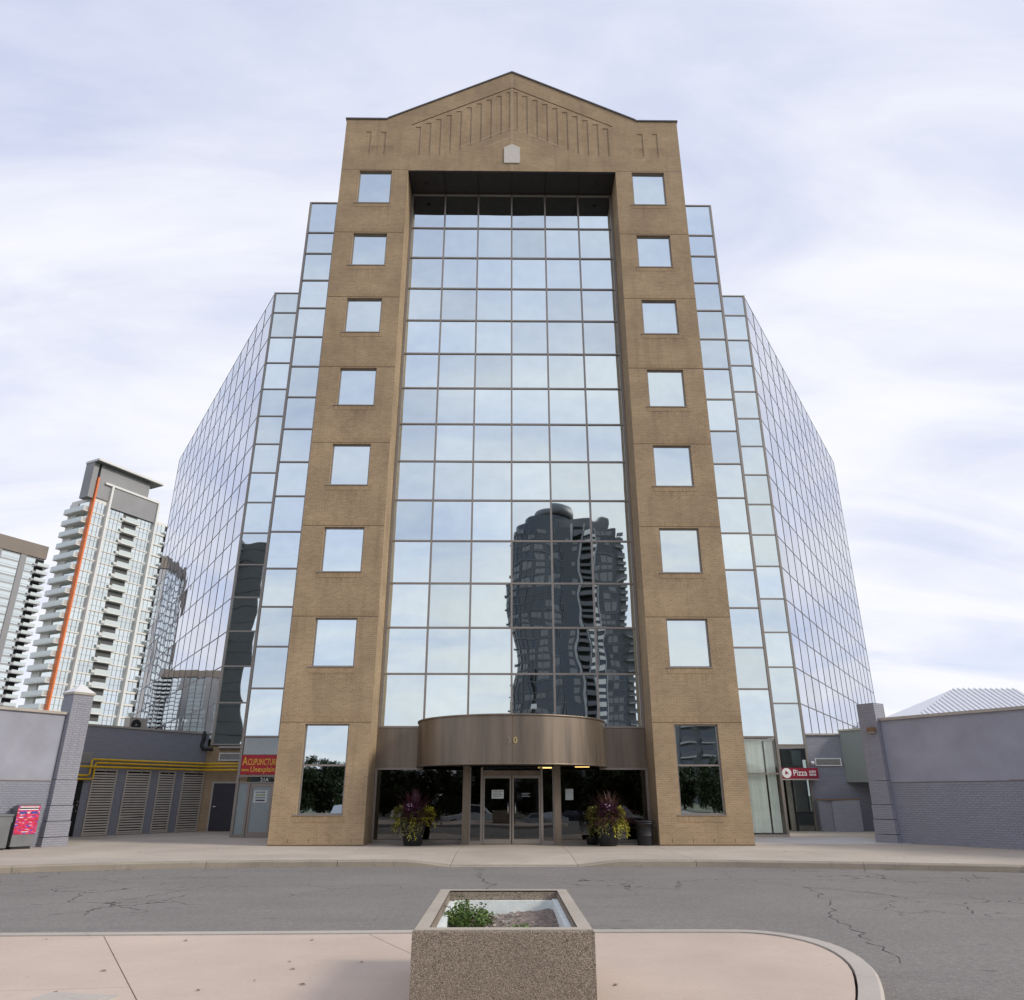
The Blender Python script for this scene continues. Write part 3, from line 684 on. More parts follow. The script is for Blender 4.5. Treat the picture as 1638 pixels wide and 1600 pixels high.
for s in (-1, 1):
    a, b = sorted((s * 1.74, s * 5.05))
    box('lobby_window', 'lobbyglass', a + .02, b - .02, YG - .006, YG + .006, .13, 2.5, office)
    box('window_sill', 'mull', a, b, YG - .06, YG + .06, 0, .12, office)
    box('jamb', 'mull', *sorted((s * 4.97, s * 5.06)), YG - .08, YG + .06, .12, 2.49, office)
    box('entrance_column', 'bronze', *sorted((s * 1.52, s * 1.76)), YV - .12, YV + .12, 0, 2.6, office)
    box('side_light', 'lobbyglass', *sorted((s * 1.12, s * 1.50)), YV - .006, YV + .006, .12, 2.5, office)
    for x0, x1 in ((1.04, 1.12), (1.47, 1.52)): box('side_light_frame', 'mull', *sorted((s * x0, s * x1)), YV - .06, YV + .06, 0, 2.56, office)
    box('side_light_sill', 'mull', *sorted((s * 1.12, s * 1.47)), YV - .06, YV + .06, 0, .12, office)
    box('vestibule_glass', 'lobbyglass', *sorted((s * 1.60, s * 1.612)), YV + .12, YG - .07, .12, 2.5, office)
    d = bpy.data.objects.new('entrance_door', None); d.location = (s * .52, YV, 0); COL.objects.link(d); adopt(d, office)
    f = MB(); A, B = sorted((s * .015, s * 1.03))
    f.box(A, A + .06, YV - .03, YV + .03, .02, 2.28).box(B - .06, B, YV - .03, YV + .03, .02, 2.28).box(A + .06, B - .06, YV - .03, YV + .03, .02, .17).box(A + .06, B - .06, YV - .03, YV + .03, 2.18, 2.28)
    f.build('door_frame', 'mull', d); box('door_glass', 'lobbyglass', A + .06, B - .06, YV - .005, YV + .005, .17, 2.18, d)
    MB().tube([(s * .13, YV - .03, 1.02), (s * .13, YV - .09, 1.02), (s * .13, YV - .09, 1.36), (s * .13, YV - .03, 1.36)], .017, 8).build('door_handle', 'chrome', d, smooth=True)
    if s < 0: nt = box('notice', 'paper', -.72, -.29, YV - .012, YV - .006, 1.5, 1.79, d); [box('notice_print', 'greytext', -.68, -.33 - .05 * (k % 2), YV - .0145, YV - .0125, 1.73 - k * .055, 1.755 - k * .055, d) for k in range(4)]
    else: [box('notice_print', 'greytext', .36, .66 - .06 * (k % 2), YV - .012, YV - .007, 1.66 - k * .05, 1.685 - k * .05, d) for k in range(3)]
box('door_header', 'bronze', -1.04, 1.04, YV - .07, YV + .06, 2.29, 2.44, office)
box('transom_glass', 'lobbyglass', -1.04, 1.04, YV - .005, YV + .005, 2.44, 2.56, office)
box('notice', 'paper', 1.98, 2.27, YG - .02, YG - .012, 1.45, 1.83, office)
box('vestibule_roof', 'darkmetal', -1.75, 1.75, YV - .1, YG, 2.605, 2.64, office)
# lobby inside
lob = MB().box(-8.2, 8.2, YG + .07, 36.5, -.1, .006).build('lobby_floor', 'tile'); tag(lob, kind='structure')
lw = MB().box(-8.2, 8.2, 36.2, 36.5, .01, 3.0).box(-5.3, -5.08, YG + .2, 36.2, .01, 3.0).box(5.08, 5.3, YG + .2, 36.2, .01, 3.0).build('lobby_wall', 'wood'); tag(lw, kind='structure')
lc = MB().box(-5.07, 5.07, YG + .21, 36.1, 2.75, 2.9).build('lobby_ceiling', 'darkmetal'); tag(lc, kind='structure')
for i, (x, y) in enumerate(((1.9, 31.2), (3.0, 33.2), (1.5, 34.5))):
    o = box('ceiling_light', 'lamp', x - .3, x + .3, y - .05, y + .05, 2.70, 2.745); tag(o, 'warm yellow lobby ceiling light strip glowing behind the ' + ('door side light', 'right lobby window', 'far end of the lobby')[i], 'ceiling light', 'lobby ceiling lights')

# ------------------------------------------------------------------ ground floor of the stepped blocks
Y1 = 33.6; Y2 = 39.1
# left: clinic door
box('spandrel_glass', 'clear', -11.4, -8.4, Y1 - .006, Y1 + .006, 3.22, 3.9, office); box('spandrel_backing', 'plaster', -11.4, -8.4, Y1 + .2, Y1 + .24, 2.4, 3.94, office)
sg = thing('shop_sign', 'red clinic sign with yellow ACUPUNCTURE lettering above the clinic door', 'sign', (-9.95, Y1 - .06, 2.42))
box('sign_face', 'red', -11.38, -8.4, Y1 - .07, Y1 - .012, 2.42, 3.20, sg)
text('lettering', 'A', .46, 'gold', frontM(-11.34, Y1 - .075, 2.80), sg, fit=.22); text('lettering', 'CUPUNCTURE', .36, 'gold', frontM(-11.11, Y1 - .075, 2.80), sg, fit=1.26)
text('lettering', 'www.', .22, 'gold', frontM(-11.35, Y1 - .075, 2.54), sg, fit=.34); text('lettering', 'Unexplain', .30, 'gold', frontM(-10.98, Y1 - .075, 2.53), sg, fit=1.02)
box('storefront_header', 'mull', -11.4, -8.4, Y1 - .05, Y1 + .05, 2.33, 2.41, office); box('storefront_header', 'mull', -11.4, -8.4, Y1 - .045, Y1 + .05, 2.08, 2.13, office)
box('storefront_glass', 'clear', -11.08, -8.4, Y1 - .004, Y1 + .004, 2.13, 2.33, office)
text('unit_number', '21A', .21, 'white', frontM(-10.52, Y1 - .02, 2.15), office, .006)
box('storefront_glass', 'frost', -11.4, -10.98, Y1 - .004, Y1 + .004, .12, 2.08, office)
for x in (-10.96, -9.88): box('storefront_post', 'mull', x - .05, x + .05, Y1 - .06, Y1 + .06, 0, 2.08, office)
box('storefront_sill', 'mull', -11.4, -11.01, Y1 - .06, Y1 + .06, 0, .12, office)
dr = bpy.data.objects.new('clinic_door', None); dr.location = (-10.42, Y1, 0); COL.objects.link(dr); adopt(dr, office)
MB().box(-10.90, -10.80, Y1 - .03, Y1 + .03, .02, 2.06).box(-10.04, -9.94, Y1 - .03, Y1 + .03, .02, 2.06).box(-10.8, -10.04, Y1 - .03, Y1 + .03, .02, .2).box(-10.8, -10.04, Y1 - .03, Y1 + .03, 1.95, 2.06).build('door_frame', 'mull', dr)
box('door_glass', 'frost', -10.8, -10.04, Y1 - .004, Y1 + .004, .2, 1.95, dr)
box('notice', 'paper', -10.72, -10.16, Y1 - .012, Y1 - .006, 1.33, 1.80, dr)
for k, mt in enumerate(('greytext', 'greenprint', 'greytext', 'doorblue')): box('notice_print', mt, -10.66 + .03 * (k % 2), -10.24, Y1 - .0145, Y1 - .0125, 1.70 - k * .105, 1.755 - k * .105, dr)
cl = MB().box(-11.4, -8.4, Y1 + 1.5, Y1 + 1.6, 0, 3.9).build('clinic_back_wall', 'greenpanel', office)
# left: tan brick below the outer block, with a dark service door
MB().box(-15.6, -11.5, Y2 + .02, Y2 + .4, 0, 3.86).build('base_brick_wall', 'brick', office)
sd = box('service_door', 'doorblue', -14.42, -13.28, Y2 - .02, Y2 + .03, .03, 2.15, office)
MB().box(-14.5, -14.42, Y2 - .03, Y2 + .03, 0, 2.23).box(-13.28, -13.2, Y2 - .03, Y2 + .03, 0, 2.23).box(-14.42, -13.28, Y2 - .03, Y2 + .03, 2.15, 2.23).build('door_frame', 'trim', sd)
MB().tube([(-14.3, Y2 - .09, 1.1), (-14.3, Y2 - .09, 1.1001), (-14.18, Y2 - .09, 1.1)], .022, 8).build('door_handle', 'chrome', sd)
def vent(x0, x1, z0, z1, y, parent):
    v = box('wall_vent', 'greytext', x0 + .04, x1 - .04, y - .02, y + .01, z0 + .04, z1 - .04, parent)
    MB().box(x0, x1, y - .05, y + .01, z0, z0 + .04).box(x0, x1, y - .05, y + .01, z1 - .04, z1).box(x0, x0 + .04, y - .05, y + .01, z0 + .04, z1 - .04).box(x1 - .04, x1, y - .05, y + .01, z0 + .04, z1 - .04).build('vent_frame', 'white', v)
    for k in range(6): zz = z0 + .05 + (z1 - z0 - .1) * (k + .5) / 6; box('slat', 'trim', x0 + .042, x1 - .042, y - .04, y - .021, zz - .008, zz + .008, v)
vent(-14.36, -13.3, 3.2, 3.56, Y2, office)
MB().tube([(-14.4, Y2 - .1, 3.8), (-13.2, Y2 - .1, 3.8)], .07, 10).build('drip_rail', 'mull', office)
# right: blinds window
box('blind_glass', 'blindglass', 8.4, 11.40, Y1 - .006, Y1 + .006, .10, 3.9, office)
box('window_transom', 'mull', 8.4, 11.40, Y1 - .05, Y1 + .05, 2.43, 2.50, office); box('window_sill', 'trim', 8.4, 11.5, Y1 - .08, Y1 + .05, -.02, .10, office)
bl = box('blind_rail', 'white', 8.5, 11.36, Y1 + .10, Y1 + .18, 3.80, 3.88, office)
for k in range(31):
    x = 8.5 + k * .092
    if 26 <= k <= 26: continue
    M4 = Matrix.Translation((x, Y1 + .14, 0)) @ Matrix.Rotation(R(-16 + jit(6)), 4, 'Z'); MB().box(-.050, .050, -.002, .002, .16, 3.79, M4).build('blind_slat', 'blind', bl)
box('room_back_wall', 'plaster', 8.4, 11.4, Y1 + 2.0, Y1 + 2.1, 0, 3.9, office); box('room_side_wall', 'plaster', 11.42, 11.5, Y1 + .08, 39.0, 0, 3.9, office)
# right: pizza shop front
box('shop_post', 'mull', 14.76, 14.86, Y2 - .06, Y2 + .06, 0, 3.9, office); box('shop_header', 'mull', 11.5, 14.76, Y2 - .05, Y2 + .05, 3.80, 3.9, office)
box('shop_glass', 'clear', 13.98, 14.76, Y2 - .004, Y2 + .004, .02, 2.33, office); box('shop_glass', 'clear', 11.5, 14.76, Y2 - .004, Y2 + .004, 2.86, 3.8, office)
box('shop_rail', 'black', 13.9, 14.76, Y2 - .04, Y2 + .04, .80, .86, office); box('shop_post', 'black', 13.86, 13.93, Y2 - .05, Y2 + .05, 0, 2.4, office)
box('shop_lower_panel', 'cargrey', 13.95, 14.74, Y2 + .03, Y2 + .06, 0.02, .8, office)
box('shop_wall', 'plaster', 13.93, 14.9, Y2 + .9, Y2 + 1.0, .0, 3.8, office); box('shop_wall', 'dark', 11.5, 15.4, Y2 + 2.0, Y2 + 2.1, 0, 2.6, office); box('shop_wall', 'plaster', 11.5, 14.7, Y2 + 2.2, Y2 + 2.3, 2.6, 3.9, office)
box('shop_duct', 'chrome', 14.15, 14.6, Y2 + .3, Y2 + .7, 3.0, 3.7, office)
ps = thing('shop_sign', 'maroon pizza sign box with white lettering above the shop entrance', 'sign', (14.2, Y2 - .3, 2.36))
box('sign_box', 'maroon', 13.1, 15.1, Y2 - .42, Y2 - .07, 2.36, 2.86, ps); box('sign_trim', 'trim', 13.1, 15.1, Y2 - .44, Y2 - .06, 2.30, 2.355, ps)
text('lettering', 'Pizza', .40, 'white', frontM(13.86, Y2 - .425, 2.50), ps, sx=.86)
for q in range(2):
    for k in range(5): box('small_print_mark', 'white', 14.66 + k * .068, 14.70 + k * .068, Y2 - .428, Y2 - .421, 2.63 - q * .14, 2.73 - q * .14, ps)
MB().lathe([(0, .006), (.23, .006), (.23, 0)], 24, frontM(13.55, Y2 - .42, 2.62)).build('emblem', 'white', ps)
MB().add([(13.46, Y2 - .43, 2.55), (13.64, Y2 - .43, 2.60), (13.50, Y2 - .43, 2.74)], [(0, 1, 2)]).build('emblem_mark', 'maroon', ps)

# ================================================================== ANNEX BUILDINGS (grey)
A33 = R(33); sA, cA = math.sin(A33), math.cos(A33)
def pt(p, u, s, n=None, d=0): return (p[0] + u[0] * s + (n[0] * d if n else 0), p[1] + u[1] * s + (n[1] * d if n else 0))
# ---- left annex
ax = thing('annex_building', 'low grey painted brick annex on the left with louvres and capped pilaster', 'building', (-18, 28, 0))
uL = (-sA, -cA); nL = (cA, -sA)             # along the walls towards the camera side; outward normal
P0 = (-15.9, 27.7); Q0 = (-15.0, 39.08)
angL = math.atan2(-uL[1], -uL[0])           # local x runs back along the wall (towards the tower)
FL = Matrix.Translation((P0[0], P0[1], 0)) @ Matrix.Rotation(angL, 4, 'Z')   # local: x=-s, -y = outward
QL = Matrix.Translation((Q0[0], Q0[1], 0)) @ Matrix.Rotation(angL, 4, 'Z')
MB().box(-22, 0, 0, .3, 0, 2.06, FL).build('lower_wall', 'greybrick', ax)
MB().box(-22, 0, .015, .3, 2.08, 4.28, FL).build('upper_wall', 'greypanel', ax)
MB().box(-22, 0, -.01, .31, 2.06, 2.08, FL).build('wall_joint', 'joint', ax)
MB().box(-22, -.0, -.07, .35, 4.28, 4.37, FL).build('coping', 'trim', ax)
def pilaster(parent, F, x0, x1, h, cap):
    p = MB().box(x0, x1, -.22, .45, 2.12, h, F).build('pilaster', 'pilbrick', parent)
    # flared rusticated base blocks
    for z0, z1, e in ((.0, .28, .07), (.30, .78, .05), (.80, 1.28, .03), (1.30, 2.10, .012)):
        MB().box(x0 - e, x1 + e, -.22 - e, .45, z0, z1, F).build('base_block', 'pilbrick', p)
    xm = (x0 + x1) / 2
    MB().box(xm - .13, xm - .115, -.232, -.2, 2.5, h - .3, F).box(xm + .115, xm + .13, -.232, -.2, 2.5, h - .3, F).box(xm - .115, xm + .115, -.232, -.2, h - .315, h - .3, F).build('panel_moulding', 'greypanel', p)
    if cap:
        MB().box(x0 - .04, x1 + .04, -.26, .49, h, h + .07, F).build('cap_base', 'trim', p)
        MB().add([(x0 - .05, -.27, h + .072), (x1 + .05, -.27, h + .072), (x1 + .05, .5, h + .072), (x0 - .05, .5, h + .072), (xm, .115, h + .42)], [(0, 1, 4), (1, 2, 4), (2, 3, 4), (3, 0, 4), (3, 2, 1, 0)], F).build('pyramid_cap', 'whitecap', p)
    return p
pilaster(ax, FL, .02, .74, 5.0, True)
# return wall and louvre wall
c0 = FL @ Vector((.72, .3, 0)); c1_ = QL @ Vector((-7.4, 0, 0))
MB().add([(c0.x, c0.y, 0), (c1_.x, c1_.y, 0), (c1_.x, c1_.y, 4.3), (c0.x, c0.y, 4.3)], [(0, 1, 2, 3)]).build('return_wall', 'greybrick', ax)
lwall = MB().box(-7.6, .0, 0, .3, 0, 4.42, QL).build('louvre_wall', 'greybrick', ax)
MB().box(-7.6, .25, -.06, .36, 4.42, 4.5, QL).build('coping', 'trim', ax)
for s0, s1 in ((4.46, 5.56), (2.83, 4.03), (1.56, 2.43), (-.02, 1.15)):
    lp = MB().box(-s1, -s0, -.012, 0, .02, 2.66, QL).build('louvre_panel', 'dark', lwall)
    MB().box(-s1, -s1 + .05, -.07, -.013, .02, 2.66, QL).box(-s0 - .05, -s0, -.07, -.013, .02, 2.66, QL).box(-s1 + .05, -s0 - .05, -.07, -.013, .02, .08, QL).box(-s1 + .05, -s0 - .05, -.07, -.013, 2.6, 2.66, QL).build('louvre_frame', 'louver', lp)
    for k in range(24):
        z = .13 + k * .103; bend = .02 * jit(1) if (k in (5, 6) and s0 > 2 and s0 < 3) else 0
        MB().add([(-s1 + .05, -.066, z - .03 + bend), (-s0 - .05, -.066, z - .03 - bend), (-s0 - .05, -.05, z + .028), (-s1 + .05, -.05, z + .028), (-s1 + .05, -.052, z - .034 + bend), (-s0 - .05, -.052, z - .034 - bend), (-s0 - .05, -.036, z + .024), (-s1 + .05, -.036, z + .024)], [(0, 1, 2, 3), (7, 6, 5, 4), (4, 5, 1, 0), (3, 2, 6, 7)], QL).build('louvre_slat', 'louver', lwall)
sd = MB().box(-6.75, -5.9, -.03, .02, .03, 2.2, QL).build('steel_door', 'dark', ax)
for z in (1.0, 1.22, 1.36): MB().lathe([(0, .05), (.035, .05), (.04, 0)], 12, QL @ Matrix.Translation((-6.0, -.03, z)) @ Matrix.Rotation(R(90), 4, 'X')).build('door_knob', 'chrome', sd)
vp_ = MB().box(-6.4, -5.8, -.03, .01, 2.95, 3.28, QL).build('wall_vent', 'greytext', ax)
MB().box(-6.44, -5.76, -.05, .0, 3.28, 3.32, QL).box(-6.44, -5.76, -.05, 0, 2.91, 2.95, QL).box(-5.80, -5.76, -.05, 0, 2.95, 3.28, QL).box(-6.44, -6.40, -.05, 0, 2.95, 3.28, QL).build('vent_frame', 'trim', vp_)
for k in range(6): MB().box(-6.4, -5.8, -.046, -.031, 2.985 + k * .05, 3.005 + k * .05, QL).build('slat', 'trim', vp_)
bk = QL @ Vector((-7.5, .2, 0))
MB().prism([(Q0[0], Q0[1] + .2), (bk.x, bk.y), (c0.x - .2, c0.y), tuple((FL @ Vector((-22, .25, 0)))[:2]), (-48, 20), (-48, 66), (-31.3, 64.8)], 4.2, 4.26).build('flat_roof', 'roof', ax)
# gas pipes
def pipe(label, pts, r=.045):
    t = thing('gas_pipe', label, 'pipe', tuple(QL @ Vector(pts[-1])), 0, 'yellow gas pipes on the louvre wall')
    MB().tube([tuple(QL @ Vector(p)) for p in pts], r, 10).build('pipe_run', 'yellow', t, smooth=True)
    for q in ((-5.0), (-3.3), (-1.9), (-.4)):
        z = pts[-1][2]; MB().box(q - .02, q + .02, -.18, 0, z - .06, z - .045, QL).box(q - .02, q + .02, -.03, 0, z - .2, z - .045, QL).build('bracket', 'chrome', t)
def PE(z, y): return [tuple(QL.inverted() @ Vector(p)) for p in ((-14.75, y, z), (-12.6, y, z))]
pipe('topmost yellow gas pipe, bending down at its left end above the louvres', [(-6.9, -.14, 2.40), (-5.82, -.14, 2.40), (-5.76, -.14, 2.46), (-5.76, -.14, 3.0), (-5.70, -.14, 3.05), (.0, -.14, 3.05), *PE(3.05, 38.85)])
pipe('middle yellow gas pipe, bending down furthest at its left end', [(-6.9, -.14, 2.25), (-5.64, -.14, 2.25), (-5.58, -.14, 2.31), (-5.58, -.14, 2.86), (-5.52, -.14, 2.91), (.0, -.14, 2.91), *PE(2.91, 38.85)])
pipe('lowest yellow gas pipe, running straight just above the louvres', [(-6.9, -.24, 2.75), (.0, -.24, 2.75), *PE(2.75, 38.72)])
# rooftop unit
hv = thing('rooftop_unit', 'small beige air conditioning unit standing on the left annex roof edge', 'air conditioner', tuple(QL @ Vector((-3.5, .9, 4.26))))
MB().box(-3.95, -3.1, .55, 1.0, 4.32, 4.98, QL).build('casing', 'trim', hv); MB().box(-3.9, -3.75, .6, .95, 4.26, 4.32, QL).build('foot', 'black', hv); MB().box(-3.3, -3.15, .6, .95, 4.26, 4.32, QL).build('foot', 'black', hv)
MB().lathe([(.05, .02), (.24, .02), (.25, 0)], 20, QL @ Matrix.Translation((-3.62, .548, 4.66)) @ Matrix.Rotation(R(90), 4, 'X')).build('fan_grille', 'black', hv)
# black drain pipe in the corner
dp = MB().tube([(-15.15, 38.8, 4.55), (-15.12, 38.8, 4.2), (-15.2, 38.78, 3.9), (-15.05, 38.75, 3.72), (-14.6, 38.72, 3.70)], .09, 10).build('drain_pipe', 'black', smooth=True); tag(dp, 'black bent drain pipe in the corner above the service door', 'drain pipe')

# ---- right annex
rx = thing('annex_building', 'low blue-grey painted brick annex on the right with plain pilaster and rusty lamp', 'building', (18, 29, 0))
P1 = (13.9, 29.5); angR = math.atan2(-cA, sA); FR = Matrix.Translation((P1[0], P1[1], 0)) @ Matrix.Rotation(angR, 4, 'Z')   # local x towards the camera side, -y?
# local x = (sA,-cA); local y = (cA, sA) points away from the court, so -y is outward
MB().box(.2, 22, 0, .3, 0, 2.04, FR).build('lower_wall', 'greybrick', rx)
MB().box(.2, 22, .015, .3, 2.06, 4.24, FR).build('upper_wall', 'greypanel', rx)
MB().box(.2, 22, -.006, .31, 2.04, 2.06, FR).build('wall_joint', 'joint', rx)
MB().box(.2, 22, -.07, .35, 4.24, 4.34, FR).build('coping', 'trim', rx)
MB().box(4.3, 6.2, -.004, .02, 2.09, 2.8, FR).build('patch_panel', 'greypanel', rx)
pilaster(rx, FR, -.52, .19, 4.9, False)
e0 = FR @ Vector((-.5, .3, 0)); w0 = Vector((16.6, 39.1, 0)); BR = Matrix.Translation((16.6, 39.1, 0)) @ Matrix.Rotation(angR, 4, 'Z')
MB().box(14.87, 19.2, Y2 + .02, Y2 + .4, 0, 4.42).build('back_wall', 'greybrick', rx)
MB().box(14.85, 16.7, Y2 - .06, Y2 + .42, 4.42, 4.5).build('coping', 'trim', rx)
vent(15.18, 16.48, 2.96, 3.32, Y2, rx)
MB().box(0, 7.5, 0, 1.6, 2.2, 4.6, BR).build('overhang_box', 'greenpanel', rx); MB().box(-.03, 7.5, -.06, 1.6, 4.6, 4.68, BR).build('coping', 'trim', rx)
MB().box(-.3, 7.5, 1.1, 1.4, 0, 2.2, BR).build('passage_wall', 'greybrick', rx)
MB().box(2.3, 3.3, 1.04, 1.1, .03, 2.1, BR).build('passage_door', 'dark', rx)
e1 = BR @ Vector((7.4, 1.2, 0))
MB().add([(e0.x, e0.y, 0), (e1.x, e1.y, 0), (e1.x, e1.y, 4.2), (e0.x, e0.y, 4.2)], [(3, 2, 1, 0)]).build('return_wall', 'greybrick', rx)
MB().prism([(16.6, 39.3), tuple((BR @ Vector((7.4, .5, 0)))[:2]), (e0.x + .2, e0.y), tuple((FR @ Vector((22, .25, 0)))[:2]), (48, 20), (48, 66), (31.3, 64.8), (15.2, 39.9)], 4.14, 4.2).build('flat_roof', 'roof', rx)
# low enclosure wall
en = thing('low_wall', 'low grey painted brick enclosure wall with brown cap beside the pizza shop', 'wall', (15.7, 38, 0))
MB().box(14.9, 15.55, 38.62, 38.82, 0, 1.38).build('side_face', 'greybrick', en)
MB().box(0, 1.25, 0, .2, 0, 1.38, Matrix.Translation((15.5, 38.55, 0)) @ Matrix.Rotation(R(-14), 4, 'Z')).build('front_face', 'pilbrick', en)
MB().box(-.68, 1.3, -.05, .28, 1.385, 1.45, Matrix.Translation((15.5, 38.55, 0)) @ Matrix.Rotation(R(-10), 4, 'Z')).build('cap', 'rust', en)
sl = thing('wall_lamp', 'small rusty box lamp fixed near the top of the right pilaster', 'lamp', tuple(FR @ Vector((0, -.3, 3.86))))
MB().box(-.16, .14, -.38, -.225, 3.84, 4.0, FR).build('lamp_case', 'rust', sl); MB().box(-.13, .11, -.37, -.24, 3.80, 3.838, FR).build('lamp_lens', 'trim', sl)
sc = thing('security_camera', 'small white dome camera on the grey wall right of the pizza shop', 'camera', (14.99, Y2 - .02, 3.0))
MB().tube([(14.99, Y2 + .0, 3.12), (14.99, Y2 - .14, 3.12)], .04, 10).build('mount_arm', 'white', sc)
MB().lathe([(0, .09), (.06, .075), (.085, .02), (.085, -.02), (.05, -.07), (0, -.085)], 16, Matrix.Translation((14.99, Y2 - .19, 3.09))).build('dome', 'white', sc, smooth=True)

# white standing seam roof building far right
mr = thing('metal_roofed_building', 'distant building with white standing seam hip roof behind the right annex wall', 'building', (95, 172, -1.75))
MB().box(86, 115, 160, 184, -1.75, 16.1).build('wall', 'plaster', mr)
rf = MB().add([(83.7, 158.6, 16.1), (116, 158.6, 16.1), (116, 185, 16.1), (83.7, 185, 16.1), (101.5, 171.7, 24.0), (115.9, 171.7, 24.0)], [(0, 1, 5, 4), (1, 2, 5), (2, 3, 4, 5), (3, 0, 4), (3, 2, 1, 0)]).build('roof', 'metalroof', mr)
for k in range(1, 26):
    x = 83.7 + k * 1.25
    yt = 171.7 if x > 101.5 else 158.6 + (x - 83.7) / 17.8 * 13.1; zt = 16.1 + (yt - 158.6) / 13.1 * 7.9
    MB().add([(x - .07, 158.6, 16.1), (x + .07, 158.6, 16.1), (x + .07, yt, zt), (x - .07, yt, zt), (x - .07, 158.6, 16.4), (x + .07, 158.6, 16.4), (x + .07, yt, zt + .3), (x - .07, yt, zt + .3)], [(4, 5, 6, 7), (0, 4, 7, 3), (1, 2, 6, 5), (0, 1, 5, 4)]).build('seam_rib', 'metalroof', rf)

# ================================================================== STREET FURNITURE
# concrete planter in front
pl = thing('concrete_planter', 'large square exposed aggregate concrete planter box on the pink island', 'planter', (-.29, 7.45, -.012))
px0, px1, py0, py1, hz = -.955, .375, 6.2, 8.74, .70; tk = .115
m = MB(); bz = -.012
def ring_box(m, a, b, zlo, zhi):   # a,b = outer, inner rects
    (x0, x1, y0, y1), (i0, i1, j0, j1) = a, b
    m.box(x0, x1, y0, j0, zlo, zhi).box(x0, x1, j1, y1, zlo, zhi).box(x0, i0, j0, j1, zlo, zhi).box(i1, x1, j0, j1, zlo, zhi)
E_ = .012
m.add([(x, y, z) for z, e in ((bz, 0), (hz - E_, 0), (hz, E_)) for x, y in ((px0 + e, py0 + e), (px1 - e, py0 + e), (px1 - e, py1 - e), (px0 + e, py1 - e))] +
      [(x, y, z) for z in (hz, .3) for x, y in ((px0 + tk, py0 + tk), (px1 - tk, py0 + tk), (px1 - tk, py1 - tk), (px0 + tk, py1 - tk))],
      [f for k in range(4) for f in ((k, (k + 1) % 4, 4 + (k + 1) % 4, 4 + k), (4 + k, 4 + (k + 1) % 4, 8 + (k + 1) % 4, 8 + k), (8 + k, 8 + (k + 1) % 4, 12 + (k + 1) % 4, 12 + k), (12 + k, 12 + (k + 1) % 4, 16 + (k + 1) % 4, 16 + k))])
m.build('planter_box', 'aggregate', pl)
rm = MB(); ring_box(rm, (px0 + .014, px1 - .014, py0 + .014, py1 - .014), (px0 + tk, px1 - tk, py0 + tk, py1 - tk), hz - .01, hz + .004); rm.build('skylit_rim', 'skylitrim', pl)  # thin top ring whose lighter colour stands in for light from above
ix0, ix1, iy0, iy1 = px0 + tk, px1 - tk, py0 + tk, py1 - tk
for nm, b in (('a', (ix0, ix0 + .05, iy0, iy1)), ('b', (ix1 - .05, ix1, iy0, iy1)), ('c', (ix0 + .05, ix1 - .05, iy1 - .05, iy1)), ('d', (ix0 + .05, ix1 - .05, iy0, iy0 + .05))):
    box('foam_liner', 'foam', *b, .3, .615 + jit(.012), pl)
sm = MB(); nx, ny = 26, 44; vs = []
for j in range(ny + 1):
    for i in range(nx + 1):
        x = ix0 + .045 + (ix1 - ix0 - .09) * i / nx; y = iy0 + .045 + (iy1 - iy0 - .09) * j / ny
        vs.append((x, y, .49 + .035 * math.sin(x * 5 + 1) * math.cos(y * 2.3) + .02 * (x - ix0) + jit(.014)))
sm.add(vs, [(j * (nx + 1) + i, j * (nx + 1) + i + 1, (j + 1) * (nx + 1) + i + 1, (j + 1) * (nx + 1) + i) for j in range(ny) for i in range(nx)]).build('soil', 'soil', pl)
def leafquad(m, p, d, up, L, W, curl=0.0):
    d = Vector(d).normalized(); s = d.cross(Vector(up)).normalized() if abs(d.dot(Vector(up))) < .98 else Vector((1, 0, 0)); p = Vector(p); q = p + d * L * .5 + Vector((0, 0, curl)); e = p + d * L + Vector((0, 0, -curl))
    m.add([p, q + s * W / 2, e, q - s * W / 2], [(0, 1, 2, 3)])
ch = MB()
for k in range(260):
    x = random.uniform(ix0 + .08, ix1 - .08); y = random.uniform(iy0 + .08, iy1 - .08); r_ = random.uniform(.006, .022)
    ch.box(-r_, r_, -r_ * .6, r_ * .6, 0, r_ * .7, Matrix.Translation((x, y, .50 + jit(.02))) @ Matrix.Rotation(jit(3), 4, 'Z') @ Matrix.Rotation(jit(.5), 4, 'X'))
tag(ch.build('wood_chips', 'trim', pl), kind='stuff')
def weed(label, cx, cy, rad, h, n):
    t = thing('weed_plant', label, 'weed', (cx, cy, .5), 0, 'weeds in the concrete planter'); m = MB(); st = MB()
    for k in range(n):
        a = random.uniform(0, 6.28); rr = rad * math.sqrt(random.random()); x, y = cx + rr * math.cos(a), cy + rr * math.sin(a) * 1.2; hh = h * (1 - .6 * rr / rad) * random.uniform(.4, 1)
        if k % 3 == 0: st.tube([(cx + (x - cx) * .4, cy + (y - cy) * .4, .48), (x, y, .5 + hh)], .004, 4)
        for q in range(9): leafquad(m, (x + jit(.035), y + jit(.035), .5 + hh * random.uniform(.2, 1.05)), (jit(1), jit(1), jit(.6) + .2), (0, 0, 1), random.uniform(.03, .06), random.uniform(.018, .03), .006)
    m.build('leaves', 'weed', t); st.build('stem', 'weed', t)
weed('bushy green weed growing in the back left corner of the concrete planter', -.62, 7.75, .23, .30, 95)
weed('small low green weed in the middle of the planter soil', -.12, 7.35, .11, .09, 30)

